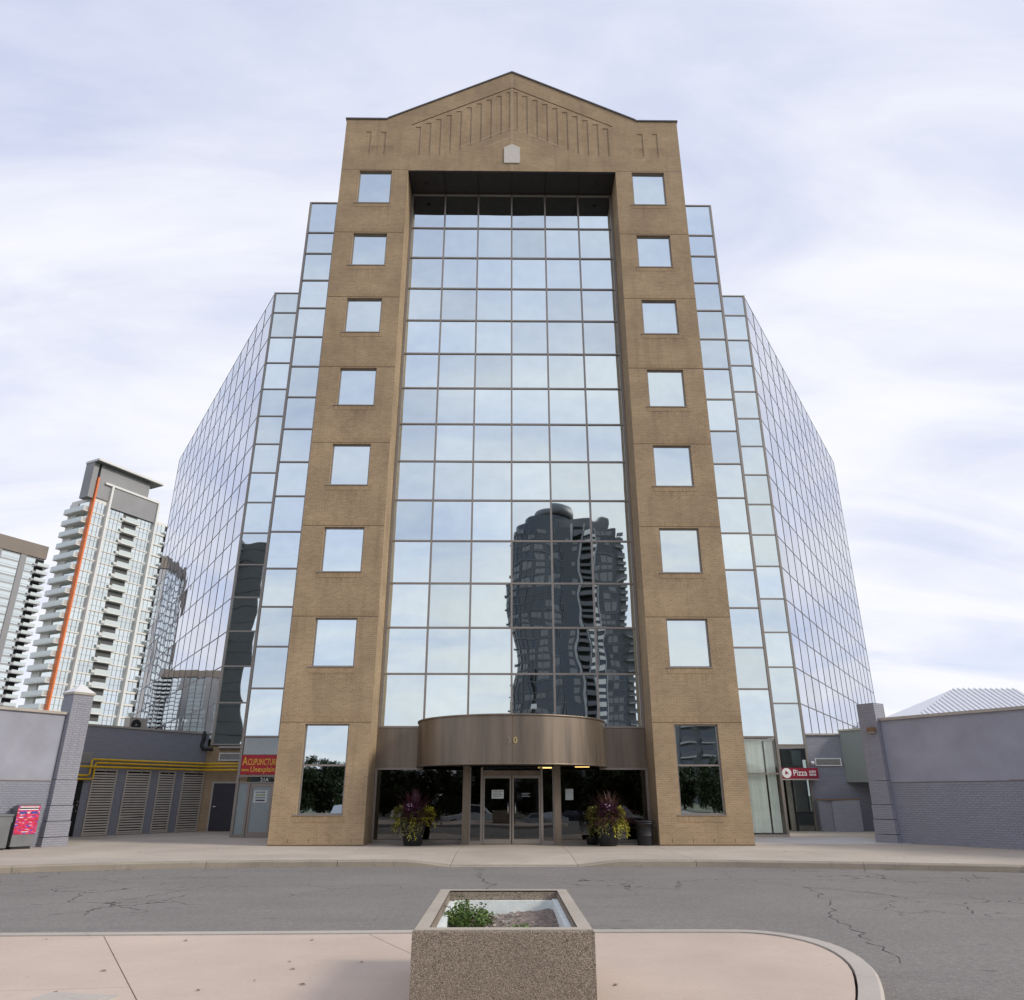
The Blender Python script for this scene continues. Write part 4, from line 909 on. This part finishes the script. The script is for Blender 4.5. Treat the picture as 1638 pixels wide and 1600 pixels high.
# flower pots by the entrance
def blades(m, c, n, L, tilt0, tilt1, w, droop):
    for k in range(n):
        a = random.uniform(0, 6.283); t = R(random.uniform(tilt0, tilt1)); l = L * random.uniform(.35, 1.0); p = Vector(c) + Vector((jit(.12), jit(.12), 0)); ring = []
        for q in range(5):
            f = q / 4; r_ = math.sin(t) * l * f; z = math.cos(t) * l * f - droop * f * f * l; ww = w * (1 - f * .85)
            b = p + Vector((math.cos(a) * r_, math.sin(a) * r_, z)); sd_ = Vector((-math.sin(a), math.cos(a), 0)) * ww / 2; ring += [b - sd_, b + sd_]
        m.add(ring, [(2 * q, 2 * q + 1, 2 * q + 3, 2 * q + 2) for q in range(4)])
def trail(m, c, ang0, ang1, n, L, R0, size, spread=.12):
    for k in range(n):
        a = R(random.uniform(ang0, ang1)); l = L * random.uniform(.45, 1); rr = R0 * random.uniform(.9, 1.15)
        for q in range(int(l / .045)):
            f = q * .045; x = c[0] + math.cos(a) * (rr + min(.16, f * .4)) + jit(spread * .4); y = c[1] + math.sin(a) * (rr + min(.16, f * .4)) + jit(spread * .4); z = c[2] + .12 - max(0, f - .1)
            if z < .04: break
            leafquad(m, (x, y, z), (math.cos(a) + jit(.8), math.sin(a) + jit(.8), -.5 + jit(.6)), (0, 0, 1), size * random.uniform(.7, 1.3), size * .75, .008)
def clump(m, c, r, n, size):
    for k in range(n):
        d = Vector((jit(1), jit(1), random.uniform(-.2, 1))).normalized(); p = Vector(c) + d * r * random.uniform(.5, 1); leafquad(m, p, d + Vector((jit(.6), jit(.6), jit(.5))), (0, 0, 1), size * random.uniform(.7, 1.3), size * .7, .01)
def flower_pot(label, cx, cy, kind):
    t = thing('flower_pot', label, 'flower pot', (cx, cy, 0), 0, 'flower pots by the entrance')
    MB().lathe([(.0, .0), (.28, .0), (.31, .03), (.36, .3), (.42, .62), (.46, .70), (.47, .76), (.42, .76), (.40, .68), (0, .66)], 28, Matrix.Translation((cx, cy, 0))).build('pot', 'black', t, smooth=True)
    top = (cx, cy, .78)
    m = MB(); blades(m, (cx, cy, .85), 360, 1.5 if kind == 0 else 1.3, 2, 85, .06, .30 if kind == 0 else .4); m.build('purple_spike_leaves', 'purple', t)
    if kind: m = MB(); blades(m, (cx + .1, cy, 1.0), 420, 1.45, 5, 88, .022, .4); m.build('fountain_grass', 'bronzeblade', t)
    m = MB(); clump(m, (cx, cy - .28, .95), .42, 700, .085); m.build('plum_foliage', 'plum', t)
    m = MB(); clump(m, (cx - .42, cy - .15, .92), .36, 650, .075); trail(m, top, 150, 300, 46, .8, .46, .07); clump(m, (cx + .1, cy - .25, .78), .44, 500, .085)
    m.build('olive_foliage', 'olive', t)
    m = MB()
    if kind == 0: trail(m, top, 262, 280, 5, .9, .44, .07); trail(m, top, 300, 372, 14, .6, .56, .075); clump(m, (cx + .5, cy - .1, .98), .26, 170, .08); trail(m, top, 205, 230, 6, .7, .5, .075)
    else: trail(m, top, 282, 370, 34, .78, .46, .085); clump(m, (cx + .36, cy - .16, 1.0), .24, 260, .08); trail(m, top, 240, 262, 5, .8, .40, .07)
    m.build('lime_vine', 'lime', t)
    m = MB()
    for k in range(9):
        p = Vector((cx + jit(.2) + (.1 if kind else -.05), cy - .36 + jit(.12), 1.22 + jit(.12)))
        for q in range(5): leafquad(m, p, (math.cos(q * 1.257), -.3, math.sin(q * 1.257)), (0, -1, 0), .038, .03)
    m.build('flowers', 'petal', t)
flower_pot('black pot with purple spiky leaves and trailing yellow vines left of the entrance doors', -3.42, 28.25, 0)
flower_pot('black pot with feathery bronze grass, white flowers and bright lime vines right of the doors', 3.30, 28.05, 1)
sp = thing('small_pot', 'small black pot standing behind the right flower pot', 'pot', (2.85, 28.75, 0)); MB().lathe([(0, 0), (.2, 0), (.24, .2), (.25, .24), (.22, .24), (0, .2)], 20, Matrix.Translation((2.85, 28.72, 0))).build('pot_body', 'black', sp, smooth=True)
tb = thing('trash_barrel', 'black plastic trash barrel beside the right brick pier', 'trash can', (4.62, 28.3, 0))
MB().lathe([(0, .0), (.26, 0), (.275, .04), (.285, .3), (.292, .31), (.285, .32), (.30, .66), (.33, .67), (.335, .72), (.31, .73), (.29, .66), (0, .6)], 28, Matrix.Translation((4.62, 28.32, 0))).build('barrel', 'black', tb, smooth=True)
MB().lathe([(.315, .735), (.345, .735), (.35, .77), (.32, .80), (.30, .76)], 28, Matrix.Translation((4.62, 28.32, 0))).build('rim', 'black', tb, smooth=True)
for s in (-1, 1): MB().tube([(4.62 + s * .33, 28.25, .58), (4.62 + s * .37, 28.25, .55), (4.62 + s * .37, 28.38, .55), (4.62 + s * .33, 28.38, .58)], .014, 6).build('handle', 'black', tb)

# mail box and litter bin by the left wall
def wallspot(s, d): return FL @ Vector((-s, -d, 0))
mp0 = wallspot(.85, .42); mbx = thing('mail_box', 'grey street mail box with patterned red front against the left grey wall', 'mail box', tuple(mp0), angL)
MF = Matrix.Translation(mp0) @ Matrix.Rotation(angL + R(-10), 4, 'Z')
MB().add([(x, y, z) for x in (-.33, .33) for y, z in ((-.28, .08), (.3, .08), (.3, 1.26), (-.22, 1.34), (-.28, 1.30))], [(4, 3, 2, 1, 0), (5, 6, 7, 8, 9), (0, 5, 9, 4), (4, 9, 8, 3), (3, 8, 7, 2), (2, 7, 6, 1), (1, 6, 5, 0)], MF).build('body', 'binsteel', mbx)
MB().box(-.28, .28, -.24, .26, 0, .078, MF).build('plinth', 'black', mbx)
fp = MB().box(-.325, .325, -.30, -.282, .44, 1.29, MF).build('front_panel', 'redprint', mbx)
for z0, z1, x0, x1, mt in ((1.235, 1.265, -.27, .27, 'white'), (1.165, 1.195, -.27, .27, 'white'), (1.05, 1.12, -.27, -.06, 'blueprint'), (1.05, 1.12, .07, .27, 'blueprint'), (1.06, 1.10, -.03, .03, 'white'), (.93, .95, -.25, -.13, 'white'), (.50, .52, -.1, .1, 'white')):
    MB().box(x0, x1, -.306, -.301, z0, z1, MF).build('printed_bar', mt, fp)
MB().box(-.27, .27, -.31, -.301, 1.2, 1.23, MF).build('mail_slot', 'dark', fp)
bp0 = wallspot(1.72, .45); lb = thing('litter_bin', 'grey steel litter bin cut by the left edge beside the red mail box', 'litter bin', tuple(bp0))
MF2 = Matrix.Translation(bp0) @ Matrix.Rotation(angL, 4, 'Z')
MB().box(-.33, .33, -.3, .3, .06, .98, MF2).build('body', 'binsteel', lb); MB().box(-.36, .36, -.33, .33, .985, 1.05, MF2).build('lid', 'binsteel', lb); MB().box(-.29, .29, -.26, .26, 0, .058, MF2).build('plinth', 'black', lb)
MB().tube([tuple(MF2 @ Vector(p)) for p in ((.335, -.25, .8), (.37, -.25, .8), (.37, -.25, .95), (.335, -.25, .95))], .012, 6).build('handle', 'chrome', lb)

# ================================================================== FAR TOWERS
def tower_frame(p, ang): return Matrix.Translation((p[0], p[1], 0)) @ Matrix.Rotation(R(90 - ang), 4, 'Z')   # local x along face (receding), local -y outward? 
K = 1.1
# ---- tower with orange stripe
tw = thing('apartment_tower', 'white and glass apartment tower with orange vertical stripe and overhanging roof', 'apartment tower', (-97.4, 165, -1.7))
T = tower_frame((-97.4, 165), 28.6)         # local x: along main face to the right and away; local y: towards the left and away; -y faces right-front
FLH = 2.83; ZT = 66.6
def tb_(name, mat, x0, x1, y0, y1, z0, z1, par=None): return MB().box(x0, x1, y0, y1, z0, z1, T).build(name, mat, par or tw)
tb_('body', 'twhite', .1, 16.6, .5, 8.8, -1.7, 67.5)
tb_('side_block', 'twhite', 16.6, 22.0, .9, 9, -1.7, ZT + .5)
tb_('orange_stripe', 'orange', -.16, .18, -.2, 1.0, 2, 72.3)
tb_('grey_crown', 'tgrey', .25, 13.6, .15, 3.4, 67.4, 75.9)
tb_('grey_frame', 'tgrey', 3.9, 16.4, -.1, 6, 66, 71.2)
rf = tb_('roof_slab', 'twhite', -1.7, 16.3, -1.4, 3.7, 76.0, 76.5); tb_('roof_soffit', 'tgrey', -1.68, 16.28, -1.38, 3.6, 75.85, 75.99)
tb_('roof_fin', 'tgrey', -1.6, -.3, .3, 3.5, 67, 75.85)
tb_('frame_edge', 'twhite', 1.8, 16.8, -.35, .1, 71.2, 71.7); tb_('white_fin', 'twhite', 3.55, 4.05, -.5, .5, 0, 71.4); tb_('white_fin', 'twhite', 16.5, 17.0, -.5, .6, 0, 71.4)
nf = 24
proto = {}
def tinst(name, key, w, d, h, mat, x, y, z, par): return inst(name, key, ubox(w, d, h), mat, tuple(T @ Vector((x, y, z))), (0, 0, R(90 - 28.6) ), par)
for k in range(nf):
    zt = ZT - k * FLH; zb = zt - FLH
    if zb < -1: break
    for x0, x1 in ((.3, 3.5), (4.1, 8.2), (12.2, 16.4)):
        w_ = tinst('window', ('tw', round(x1 - x0, 2)), x1 - x0, .06, 2.3, 'tglass', (x0 + x1) / 2, .44, zb + 1.35, tw)
        n = 3 if x1 - x0 < 3.5 else 4
        fr = tinst('window_frame', ('twf', n), x1 - x0, .04, .06, 'tgrey', (x0 + x1) / 2, .40, zb + (1.75 if k % 2 else 1.2), w_)
    w_ = tinst('window', ('tw', 4.6), 4.6, .06, 2.1, 'tglass', 19.5, .86, zb + 1.35, tw)
    tinst('floor_slab', ('fs1',), 16.3, .12, .30, 'twhite', 8.3, .42, zb + .06, tw); tinst('floor_slab', ('fs2',), 5.2, .3, .42, 'twhite', 19.4, .80, zb + .02, tw)
    rc = tinst('balcony', ('brec',), 3.7, .1, 1.5, 'tcharcoal', 10.2, .40, zb + 2.0, tw)
    tinst('balcony_slab', ('bsl',), 3.9, 1.3, .26, 'twhite', 10.2, -.1, zb + .10, rc); tinst('balcony_rail', ('brl',), 3.8, .05, 1.0, 'railglass', 10.2, -.68, zb + .75, rc)
    lb_ = tinst('balcony', ('lbs',), 2.6, 7.2, .28, 'twhite', 1.3, 4.9, zb + .1, tw) if False else None
    b = inst('balcony', ('lb_slab',), ubox(1.5, 7.6, .24), 'twhite', tuple(T @ Vector((-.65, 4.9, zb + .1))), (0, 0, R(90 - 28.6)), tw)
    inst('balcony_rail', ('lb_rail',), ubox(.06, 7.5, 1.0), 'railglass', tuple(T @ Vector((-1.35, 4.9, zb + .76))), (0, 0, R(90 - 28.6)), b)
    inst('balcony_rail', ('lb_rail2',), ubox(1.4, .06, 1.0), 'railglass', tuple(T @ Vector((-.65, 1.15, zb + .76))), (0, 0, R(90 - 28.6)), b)
    inst('balcony_wall', ('lb_wall',), ubox(.3, 3.0, FLH - .3), 'twhite', tuple(T @ Vector((-.1, 7.1, zb + 1.65))), (0, 0, R(90 - 28.6)), b)
    inst('window', ('lb_win',), ubox(.08, 3.6, 2.3), 'tglass', tuple(T @ Vector((.05, 3.4, zb + 1.5))), (0, 0, R(90 - 28.6)), tw)
    b = inst('balcony', ('rb_slab',), ubox(2.2, 1.4, .28), 'tgrey', tuple(T @ Vector((21.6, .3, zb + .1))), (0, 0, R(90 - 28.6)), tw)
    inst('balcony_rail', ('rb_rail',), ubox(2.1, .06, 1.05), 'twhite', tuple(T @ Vector((21.6, -.36, zb + .78))), (0, 0, R(90 - 28.6)), b)
    inst('balcony_recess', ('rb_rec',), ubox(1.4, .1, 1.3), 'dark', tuple(T @ Vector((21.3, .86, zb + 2.0))), (0, 0, R(90 - 28.6)), b)
for x in (1.35, 2.4, 5.1, 6.1, 7.1, 13.2, 14.3, 15.4, 18.3, 19.4, 20.5):
    tb_('mullion', 'tgrey', x - .05, x + .05, (.36 if x < 17 else .8), (.46 if x < 17 else .88), 0, ZT)
# ---- leftmost tower
KL = 1.9
lt = thing('apartment_tower', 'grey apartment tower with brown crown cut by the left edge', 'apartment tower', (-170, 266, -1.7))
T2 = tower_frame((-170.0, 266), 28.6); r2 = (0, 0, R(90 - 28.6))
def lb2(name, mat, x0, x1, y0, y1, z0, z1, par=None): return MB().box(x0, x1, y0, y1, z0, z1, T2).build(name, mat, par or lt)
lb2('body', 'tlight', -26, 0, .4, 22, -1.7, 83.5); lb2('brown_crown', 'tbrown', -26, .3, -.2, 22, 82.5, 87.4); lb2('brown_side', 'tbrown', -.2, .5, 6, 14, 50, 87.3)
lb2('brown_side', 'tbrown', -26.4, -26.1, 19.0, 22.2, -1.7, 87.3)
for x0, x1 in ((-8.6, -6.6), (-17, -15.2)): lb2('grey_strip', 'tgrey', x0, x1, .0, .5, 0, 83)
for k in range(29):
    zb = 82.0 - (k + 1) * 2.75
    for x0, x1 in ((-15.0, -8.8), (-6.4, -3.2), (-24, -17.2)):
        w_ = inst('window', ('ltw', round(x1 - x0, 1)), ubox(x1 - x0, .08, 2.1), 'tglass', tuple(T2 @ Vector(((x0 + x1) / 2, .34, zb + 1.45))), r2, lt)
        inst('window_frame', ('ltwf', round(x1 - x0, 1)), ubox(x1 - x0, .06, .12), 'tlight', tuple(T2 @ Vector(((x0 + x1) / 2, .28, zb + 1.1))), r2, w_)
    b = inst('balcony', ('ltb',), ubox(4.2, 2.0, .3), 'tlight', tuple(T2 @ Vector((-.9, -.4, zb + .1))), r2, lt); inst('balcony_rail', ('ltbr',), ubox(4.2, .08, 1.0), 'railglass', tuple(T2 @ Vector((-.9, -1.36, zb + .75))), r2, b)
    inst('balcony_recess', ('ltbc',), ubox(3.0, .1, 1.6), 'dark', tuple(T2 @ Vector((-1.5, .36, zb + 2.0))), r2, b)
    for q in range(4): inst('window', ('ltwe',), ubox(.08, 3.6, 2.1), 'tglass', tuple(T2 @ Vector((-26.04, 3.4 + q * 5, zb + 1.45))), r2, lt)
    b = inst('balcony', ('ltc',), ubox(2.0, 5.0, .3), 'tgrey', tuple(T2 @ Vector((.9, 4.0, zb + .1))), r2, lt); inst('balcony_rail', ('ltcr',), ubox(.08, 5.0, 1.0), 'raildark', tuple(T2 @ Vector((1.85, 4.0, zb + .75))), r2, b)

l2 = copy_tree(lt); l2.location = (-158, 208, -1.7); l2.scale = (1, 1, .45); l2['label'] = 'shorter apartment block beyond the left edge, seen only mirrored in the left glass wing'

# ================================================================== BEHIND THE CAMERA (seen in the mirrored glass)
GB = -1.7
dk = thing('apartment_tower', 'dark glass apartment tower with round bay and pale balcony stripe, reflected in the central glass', 'apartment tower', (24, -212, GB))
def db(name, mat, x0, x1, y0, y1, z0, z1, par=None): return MB().box(x0, x1, y0, y1, z0, z1).build(name, mat, par or dk)
YT = -211.0
db('core', 'tdark', 13, 42, YT - 24, YT - 1.2, GB, 98); db('core', 'tdark2', 30, 45.3, YT - 22, YT - 2.5, GB, 95); db('penthouse', 'tdark2', 21, 40, YT - 20, YT - 4, 98, 103); db('penthouse', 'tcharcoal', 33, 43, YT - 18, YT - 5, 95, 100.5)
bow = MB(); nb = 30; br = 12.0; bc = (14.5, YT - 11.5)
bow.lathe([(br, GB), (br, 97.5), (br - 1.2, 97.6), (br - 1.2, 101.5), (7.5, 101.6), (7.5, 105)], 48, Matrix.Translation((bc[0], bc[1], 0)))
bw_ = bow.build('round_bay', 'tdark', dk)
MB().lathe([(0, 105), (7.9, 105), (8.6, 105.4), (8.6, 106.6), (7.6, 108.4), (4.0, 109.9), (0, 110.3)], 40, Matrix.Translation((bc[0] + 5.5, bc[1], 0))).build('dome_cap', 'tdark2', dk, smooth=True)
MB().lathe([(0, 98), (7.4, 98), (7.4, 105)], 32, Matrix.Translation((bc[0] + 5.5, bc[1], 0))).build('dome_drum', 'tdark', dk)
FH = 2.95
for k in range(33):
    z = k * FH + 1.0
    MB().lathe([(br + .02, z), (br + .22, z + .02), (br + .22, z + .32), (br + .02, z + .34)], 48, Matrix.Translation((bc[0], bc[1], 0))).build('floor_band', 'tdark2', dk)
    db('floor_band', 'tdark2', 25.8, 42.02, YT - 1.25, YT - 1.0, z, z + .35)
    # balcony stack in dark recess
    b = inst('balcony', ('dkb',), ubox(3.6, 1.8, .35), 'tdark2', (29.4, YT - .3, z + .15), (0, 0, 0), dk); inst('balcony_rail', ('dkr',), ubox(3.6, .1, 1.0), 'raildark', (29.4, YT + .55, z + .8), (0, 0, 0), b); inst('balcony_recess', ('dkc',), ubox(3.4, .2, 1.7), 'dark', (29.4, YT - 1.1, z + 2.0), (0, 0, 0), b)
    # pale lattice of the stripe
    inst('pale_panel', ('dkp',), ubox(2.5, .3, 1.5), 'twhite', (33.3 + .25 * math.sin(k * .45), YT - .6, z + .2), (0, 0, 0), dk)
    b = inst('balcony', ('dkb2',), ubox(3.0, 1.8, .35), 'tlight', (44.4, YT - 1.6, z + .15), (0, 0, 0), dk); inst('balcony_rail', ('dkr2',), ubox(3.0, .1, 1.0), 'raildark', (44.4, YT - .72, z + .8), (0, 0, 0), b)
    for xw in (24.9, 36.0, 38.0, 40.0):
        if random.random() < .6: inst('window', ('dkw2',), ubox(1.7, .06, 2.0), random.choice(('tdark2', 'cargrey', 'tgrey')), (xw, YT - 1.0, z + 1.6), (0, 0, 0), dk)
    if k % 2: b = inst('balcony', ('dkb3',), ubox(2.2, 2.2, .4), 'tdark2', (2.6, YT - 11.2, z + .15), (0, 0, 0), dk)
    for q in range(7):
        if random.random() < .55:
            a = R(180 + 18 + q * 22); x, y = bc[0] + (br + .04) * math.cos(a), bc[1] - (br + .04) * math.sin(a)
            inst('window', ('dkw',), ubox(3.2, .06, 1.9), 'tdark2' if random.random() < .6 else 'cargrey', (x, y, z + 1.5), (0, 0, math.atan2(y - bc[1], x - bc[0]) - R(90)), dk)
for x0, x1 in ((26.6, 27.4), (31.5, 31.9), (34.7, 35.1)): db('pale_frame', 'tlight', x0, x1, YT - .95, YT - .4, GB, 99.5)
for x in (37, 39, 41): db('mullion', 'tdark2', x - .08, x + .08, YT - 1.3, YT - .98, GB, 97.9)
for k in range(16): a = R(180 + 6 + k * 11.2); db('mullion', 'tdark2', bc[0] + (br + .1) * math.cos(a) - .1, bc[0] + (br + .1) * math.cos(a) + .1, bc[1] - (br + .1) * math.sin(a) - .1, bc[1] - (br + .1) * math.sin(a) + .1, GB, 97)
# charcoal slab tower behind left
ct = thing('apartment_tower', 'plain charcoal tower wall reflected in the left stepped glass column', 'apartment tower', (-66, -95, GB))
MB().prism([(-57.0, -91), (-84, -91), (-84, -112), (-69, -112)], GB, 57).build('slab_wall', 'tcharcoal', ct); MB().box(-80, -66, -108, -94, 57, 60).build('penthouse', 'tdark2', ct)
for k in range(19):
    z = k * 3.0 + .6; MB().box(-84.05, -57.0, -90.99, -90.95, z - .03, z + .03).build('panel_joint', 'dark', ct)
    b = inst('balcony', ('ctb',), ubox(3.0, 1.6, .3), 'tlight', (-64.5, -90.2, z), (0, 0, 0), ct); inst('balcony_rail', ('ctr',), ubox(3.0, .08, 1.0), 'raildark', (-64.5, -89.45, z + .6), (0, 0, 0), b)
    inst('window', ('ctw',), ubox(2.6, .1, 1.7), 'tdark', (-64.5, -90.97, z + 1.5), (0, 0, 0), ct); inst('window', ('ctw',), ubox(2.6, .1, 1.7), 'tdark', (-70, -90.97, z + 1.5), (0, 0, 0), ct)
# mid rise behind right
mr_ = thing('apartment_block', 'grey mid-rise block with rows of balconies reflected in the lower right brick window', 'apartment block', (47, -124, GB))
MB().box(40.5, 54, -140, -122, GB, 22).build('wall', 'tdark2', mr_); MB().box(40, 54.5, -140.5, -121.6, 22, 22.6).build('roof', 'tlight', mr_)
for k in range(7):
    z = k * 3.1 + .5
    for x in (42.5, 47.2, 52):
        b = inst('balcony', ('mrb',), ubox(3.4, 1.6, .3), 'tlight', (x, -121.2, z), (0, 0, 0), mr_); inst('balcony_rail', ('mrr',), ubox(3.4, .08, 1.0), 'raildark', (x, -120.45, z + .6), (0, 0, 0), b); inst('window', ('mrw',), ubox(3.0, .1, 2.0), 'tdark', (x, -121.97, z + 1.5), (0, 0, 0), mr_)
# lamp post
lp = thing('lamp_post', 'tall parking lot lamp post with square white head reflected above the canopy', 'lamp post', (2.75, -16, road_z(-16)))
MB().tube([(2.75, -16, road_z(-16)), (2.75, -16, 9.4)], [.09, .06], 10).build('pole', 'black', lp); MB().box(2.45, 3.05, -16.3, -15.7, 9.4, 9.95).build('lamp_head', 'white', lp); MB().box(2.5, 3.0, -16.25, -15.75, 9.36, 9.398).build('lamp_lens', 'paper', lp)

# trees behind the car park
def tree_proto(seed, h, r):
    random.seed(seed); t = thing('tree', '', 'tree'); tm = MB(); tm.tube([(0, 0, 0), (.08, .05, h * .25), (.0, .1, h * .5), (.05, 0, h * .8)], [.2, .16, .11, .04], 8); cents = []
    for k in range(9):
        a = random.uniform(0, 6.28); z = h * random.uniform(.15, .62); e = Vector((math.cos(a) * r * .7, math.sin(a) * r * .7, z + h * random.uniform(.12, .3))); tm.tube([(0, 0, z), tuple(e * .5 + Vector((0, 0, z * .5))), tuple(e)], [.08, .06, .02], 5); cents.append(e)
    cents += [Vector((jit(r * .55), jit(r * .55), h * random.uniform(.14, .95))) for k in range(30)]
    m = MB()
    for c_ in cents:
        rr = random.uniform(.5, 1.0) * r * .42
        for k in range(190):
            d = Vector((jit(1), jit(1), jit(1))); d = d.normalized() * rr * random.random() ** .4; leafquad(m, c_ + d, (jit(1), jit(1), jit(1)), (0, 0, 1), random.uniform(.24, .46), .27, .04)
    m.build('crown', 'leafd', t); tm.build('trunk', 'bark', t); return t
protos = [tree_proto(3, 7.4, 3.2), tree_proto(5, 6.4, 2.8), tree_proto(9, 8.2, 3.3)]
random.seed(21)
spots = [(-45 + 3.7 * i + jit(.8), -57 - 5 * (i % 2) + jit(1.2)) for i in range(26)] + [(-43 + 7 * i + jit(1), -67 + jit(2)) for i in range(13)]
for i, (x, y) in enumerate(spots):
    o = protos[i] if i < 3 else copy_tree(protos[i % 3]); o.location = (x, y, road_z(y) - .02); o.rotation_euler = (0, 0, jit(3)); sc_ = random.uniform(.85, 1.12); o.scale = (sc_, sc_, sc_)
    o['group'] = 'trees behind the car park'; o['label'] = 'dark leafy tree in the row reflected in the ground floor glass'

# cars in the car park behind the camera
def car(label, x, y, rz, paint, kind):
    t = thing('pickup_truck' if kind == 'pickup' else 'parked_car', label, 'truck' if kind == 'pickup' else 'car', (0, 0, 0), 0, None if kind == 'pickup' else 'cars parked behind the camera')
    if kind == 'pickup': prof = [(-2.8, .45), (-2.8, 1.05), (-.9, 1.08), (-.85, 1.15), (-.6, 1.85), (.55, 1.88), (1.2, 1.2), (2.5, 1.08), (2.8, .95), (2.85, .45)]; hw = .98; wr = .40; wx = (-1.75, 1.85); gl = [(-.72, 1.2), (-.5, 1.78), (.48, 1.8), (1.0, 1.22)]
    elif kind == 'suv': prof = [(-2.3, .4), (-2.35, 1.0), (-2.2, 1.7), (-1.8, 1.76), (.3, 1.74), (1.1, 1.08), (2.2, .95), (2.3, .4)]; hw = .93; wr = .36; wx = (-1.4, 1.45); gl = [(-2.1, 1.1), (-1.95, 1.62), (.25, 1.64), (.9, 1.1)]
    else: prof = [(-2.3, .35), (-2.32, .9), (-1.6, 1.0), (-.9, 1.42), (.3, 1.44), (1.2, .98), (2.2, .82), (2.32, .35)]; hw = .9; wr = .33; wx = (-1.4, 1.42); gl = [(-1.4, 1.0), (-.85, 1.36), (.26, 1.38), (.98, 1.0)]
    b = MB(); n = len(prof); zmid = 1.0
    W_ = lambda z: hw * (1 - max(0, z - zmid) * .22)
    b.add([(x_, -W_(z), z) for x_, z in prof] + [(x_, W_(z), z) for x_, z in prof], [tuple(range(n))[::-1], tuple(range(n, 2 * n))] + [(i, (i + 1) % n, n + (i + 1) % n, n + i)[::1] for i in range(n)])
    b.build('body', paint, t)
    for s in (-1, 1):
        MB().add([(x_, s * (W_(z) + .006), z) for x_, z in gl], [(0, 1, 2, 3) if s > 0 else (3, 2, 1, 0)]).build('side_window', 'carglass', t)
        for w_ in wx:
            wheel = MB().lathe([(wr * .6, -.1), (wr, -.1), (wr, .1), (wr * .6, .1)], 20, Matrix.Translation((w_, s * (hw - .08), wr)) @ Matrix.Rotation(R(90), 4, 'X')).build('wheel', 'tyre', t)
            MB().lathe([(0, -.08), (wr * .62, -.09), (wr * .62, .09), (0, .08)], 16, Matrix.Translation((w_, s * (hw - .07), wr)) @ Matrix.Rotation(R(90), 4, 'X')).build('rim', 'chrome', wheel)
        MB().box(prof[-2][0] - .1, prof[-2][0] + .06, s * hw * .75 - .16, s * hw * .75 + .16, .68, .84).build('headlight', 'paper', t)
    for (xa, za), (xb, zb) in ((gl[0], gl[1]), (gl[3], gl[2])):
        e = .03 if xb < xa else -.03
        MB().add([(xa + e * 2.6, -W_(za) * .86, za + .02), (xb + e * 2.6, -W_(zb) * .84, zb), (xb + e * 2.6, W_(zb) * .84, zb), (xa + e * 2.6, W_(za) * .86, za + .02)], [(0, 1, 2, 3)]).build('windscreen', 'carglass', t)
    t.location = (x, y, road_z(y) + .0); t.rotation_euler = (0, 0, rz)
car('white pickup truck reflected in the glass left of the entrance doors', -2.6, -8.5, R(4), 'carwhite', 'pickup')
car('silver hatchback reflected between the entrance doors and the right pot', 3.2, -9.5, R(60), 'carsilver', 'sedan')
car('navy sedan reflected low in the right entrance door', 6.2, -10, R(62), 'carblue', 'sedan')
car('grey utility car parked right of the navy sedan', 9.4, -10, R(60), 'cargrey', 'suv')
car('white sedan reflected low in the left lobby window', -9.5, -14, R(85), 'carwhite', 'sedan')
car('silver utility car reflected in the left brick pier window', -14.5, -15, R(92), 'carsilver', 'suv')
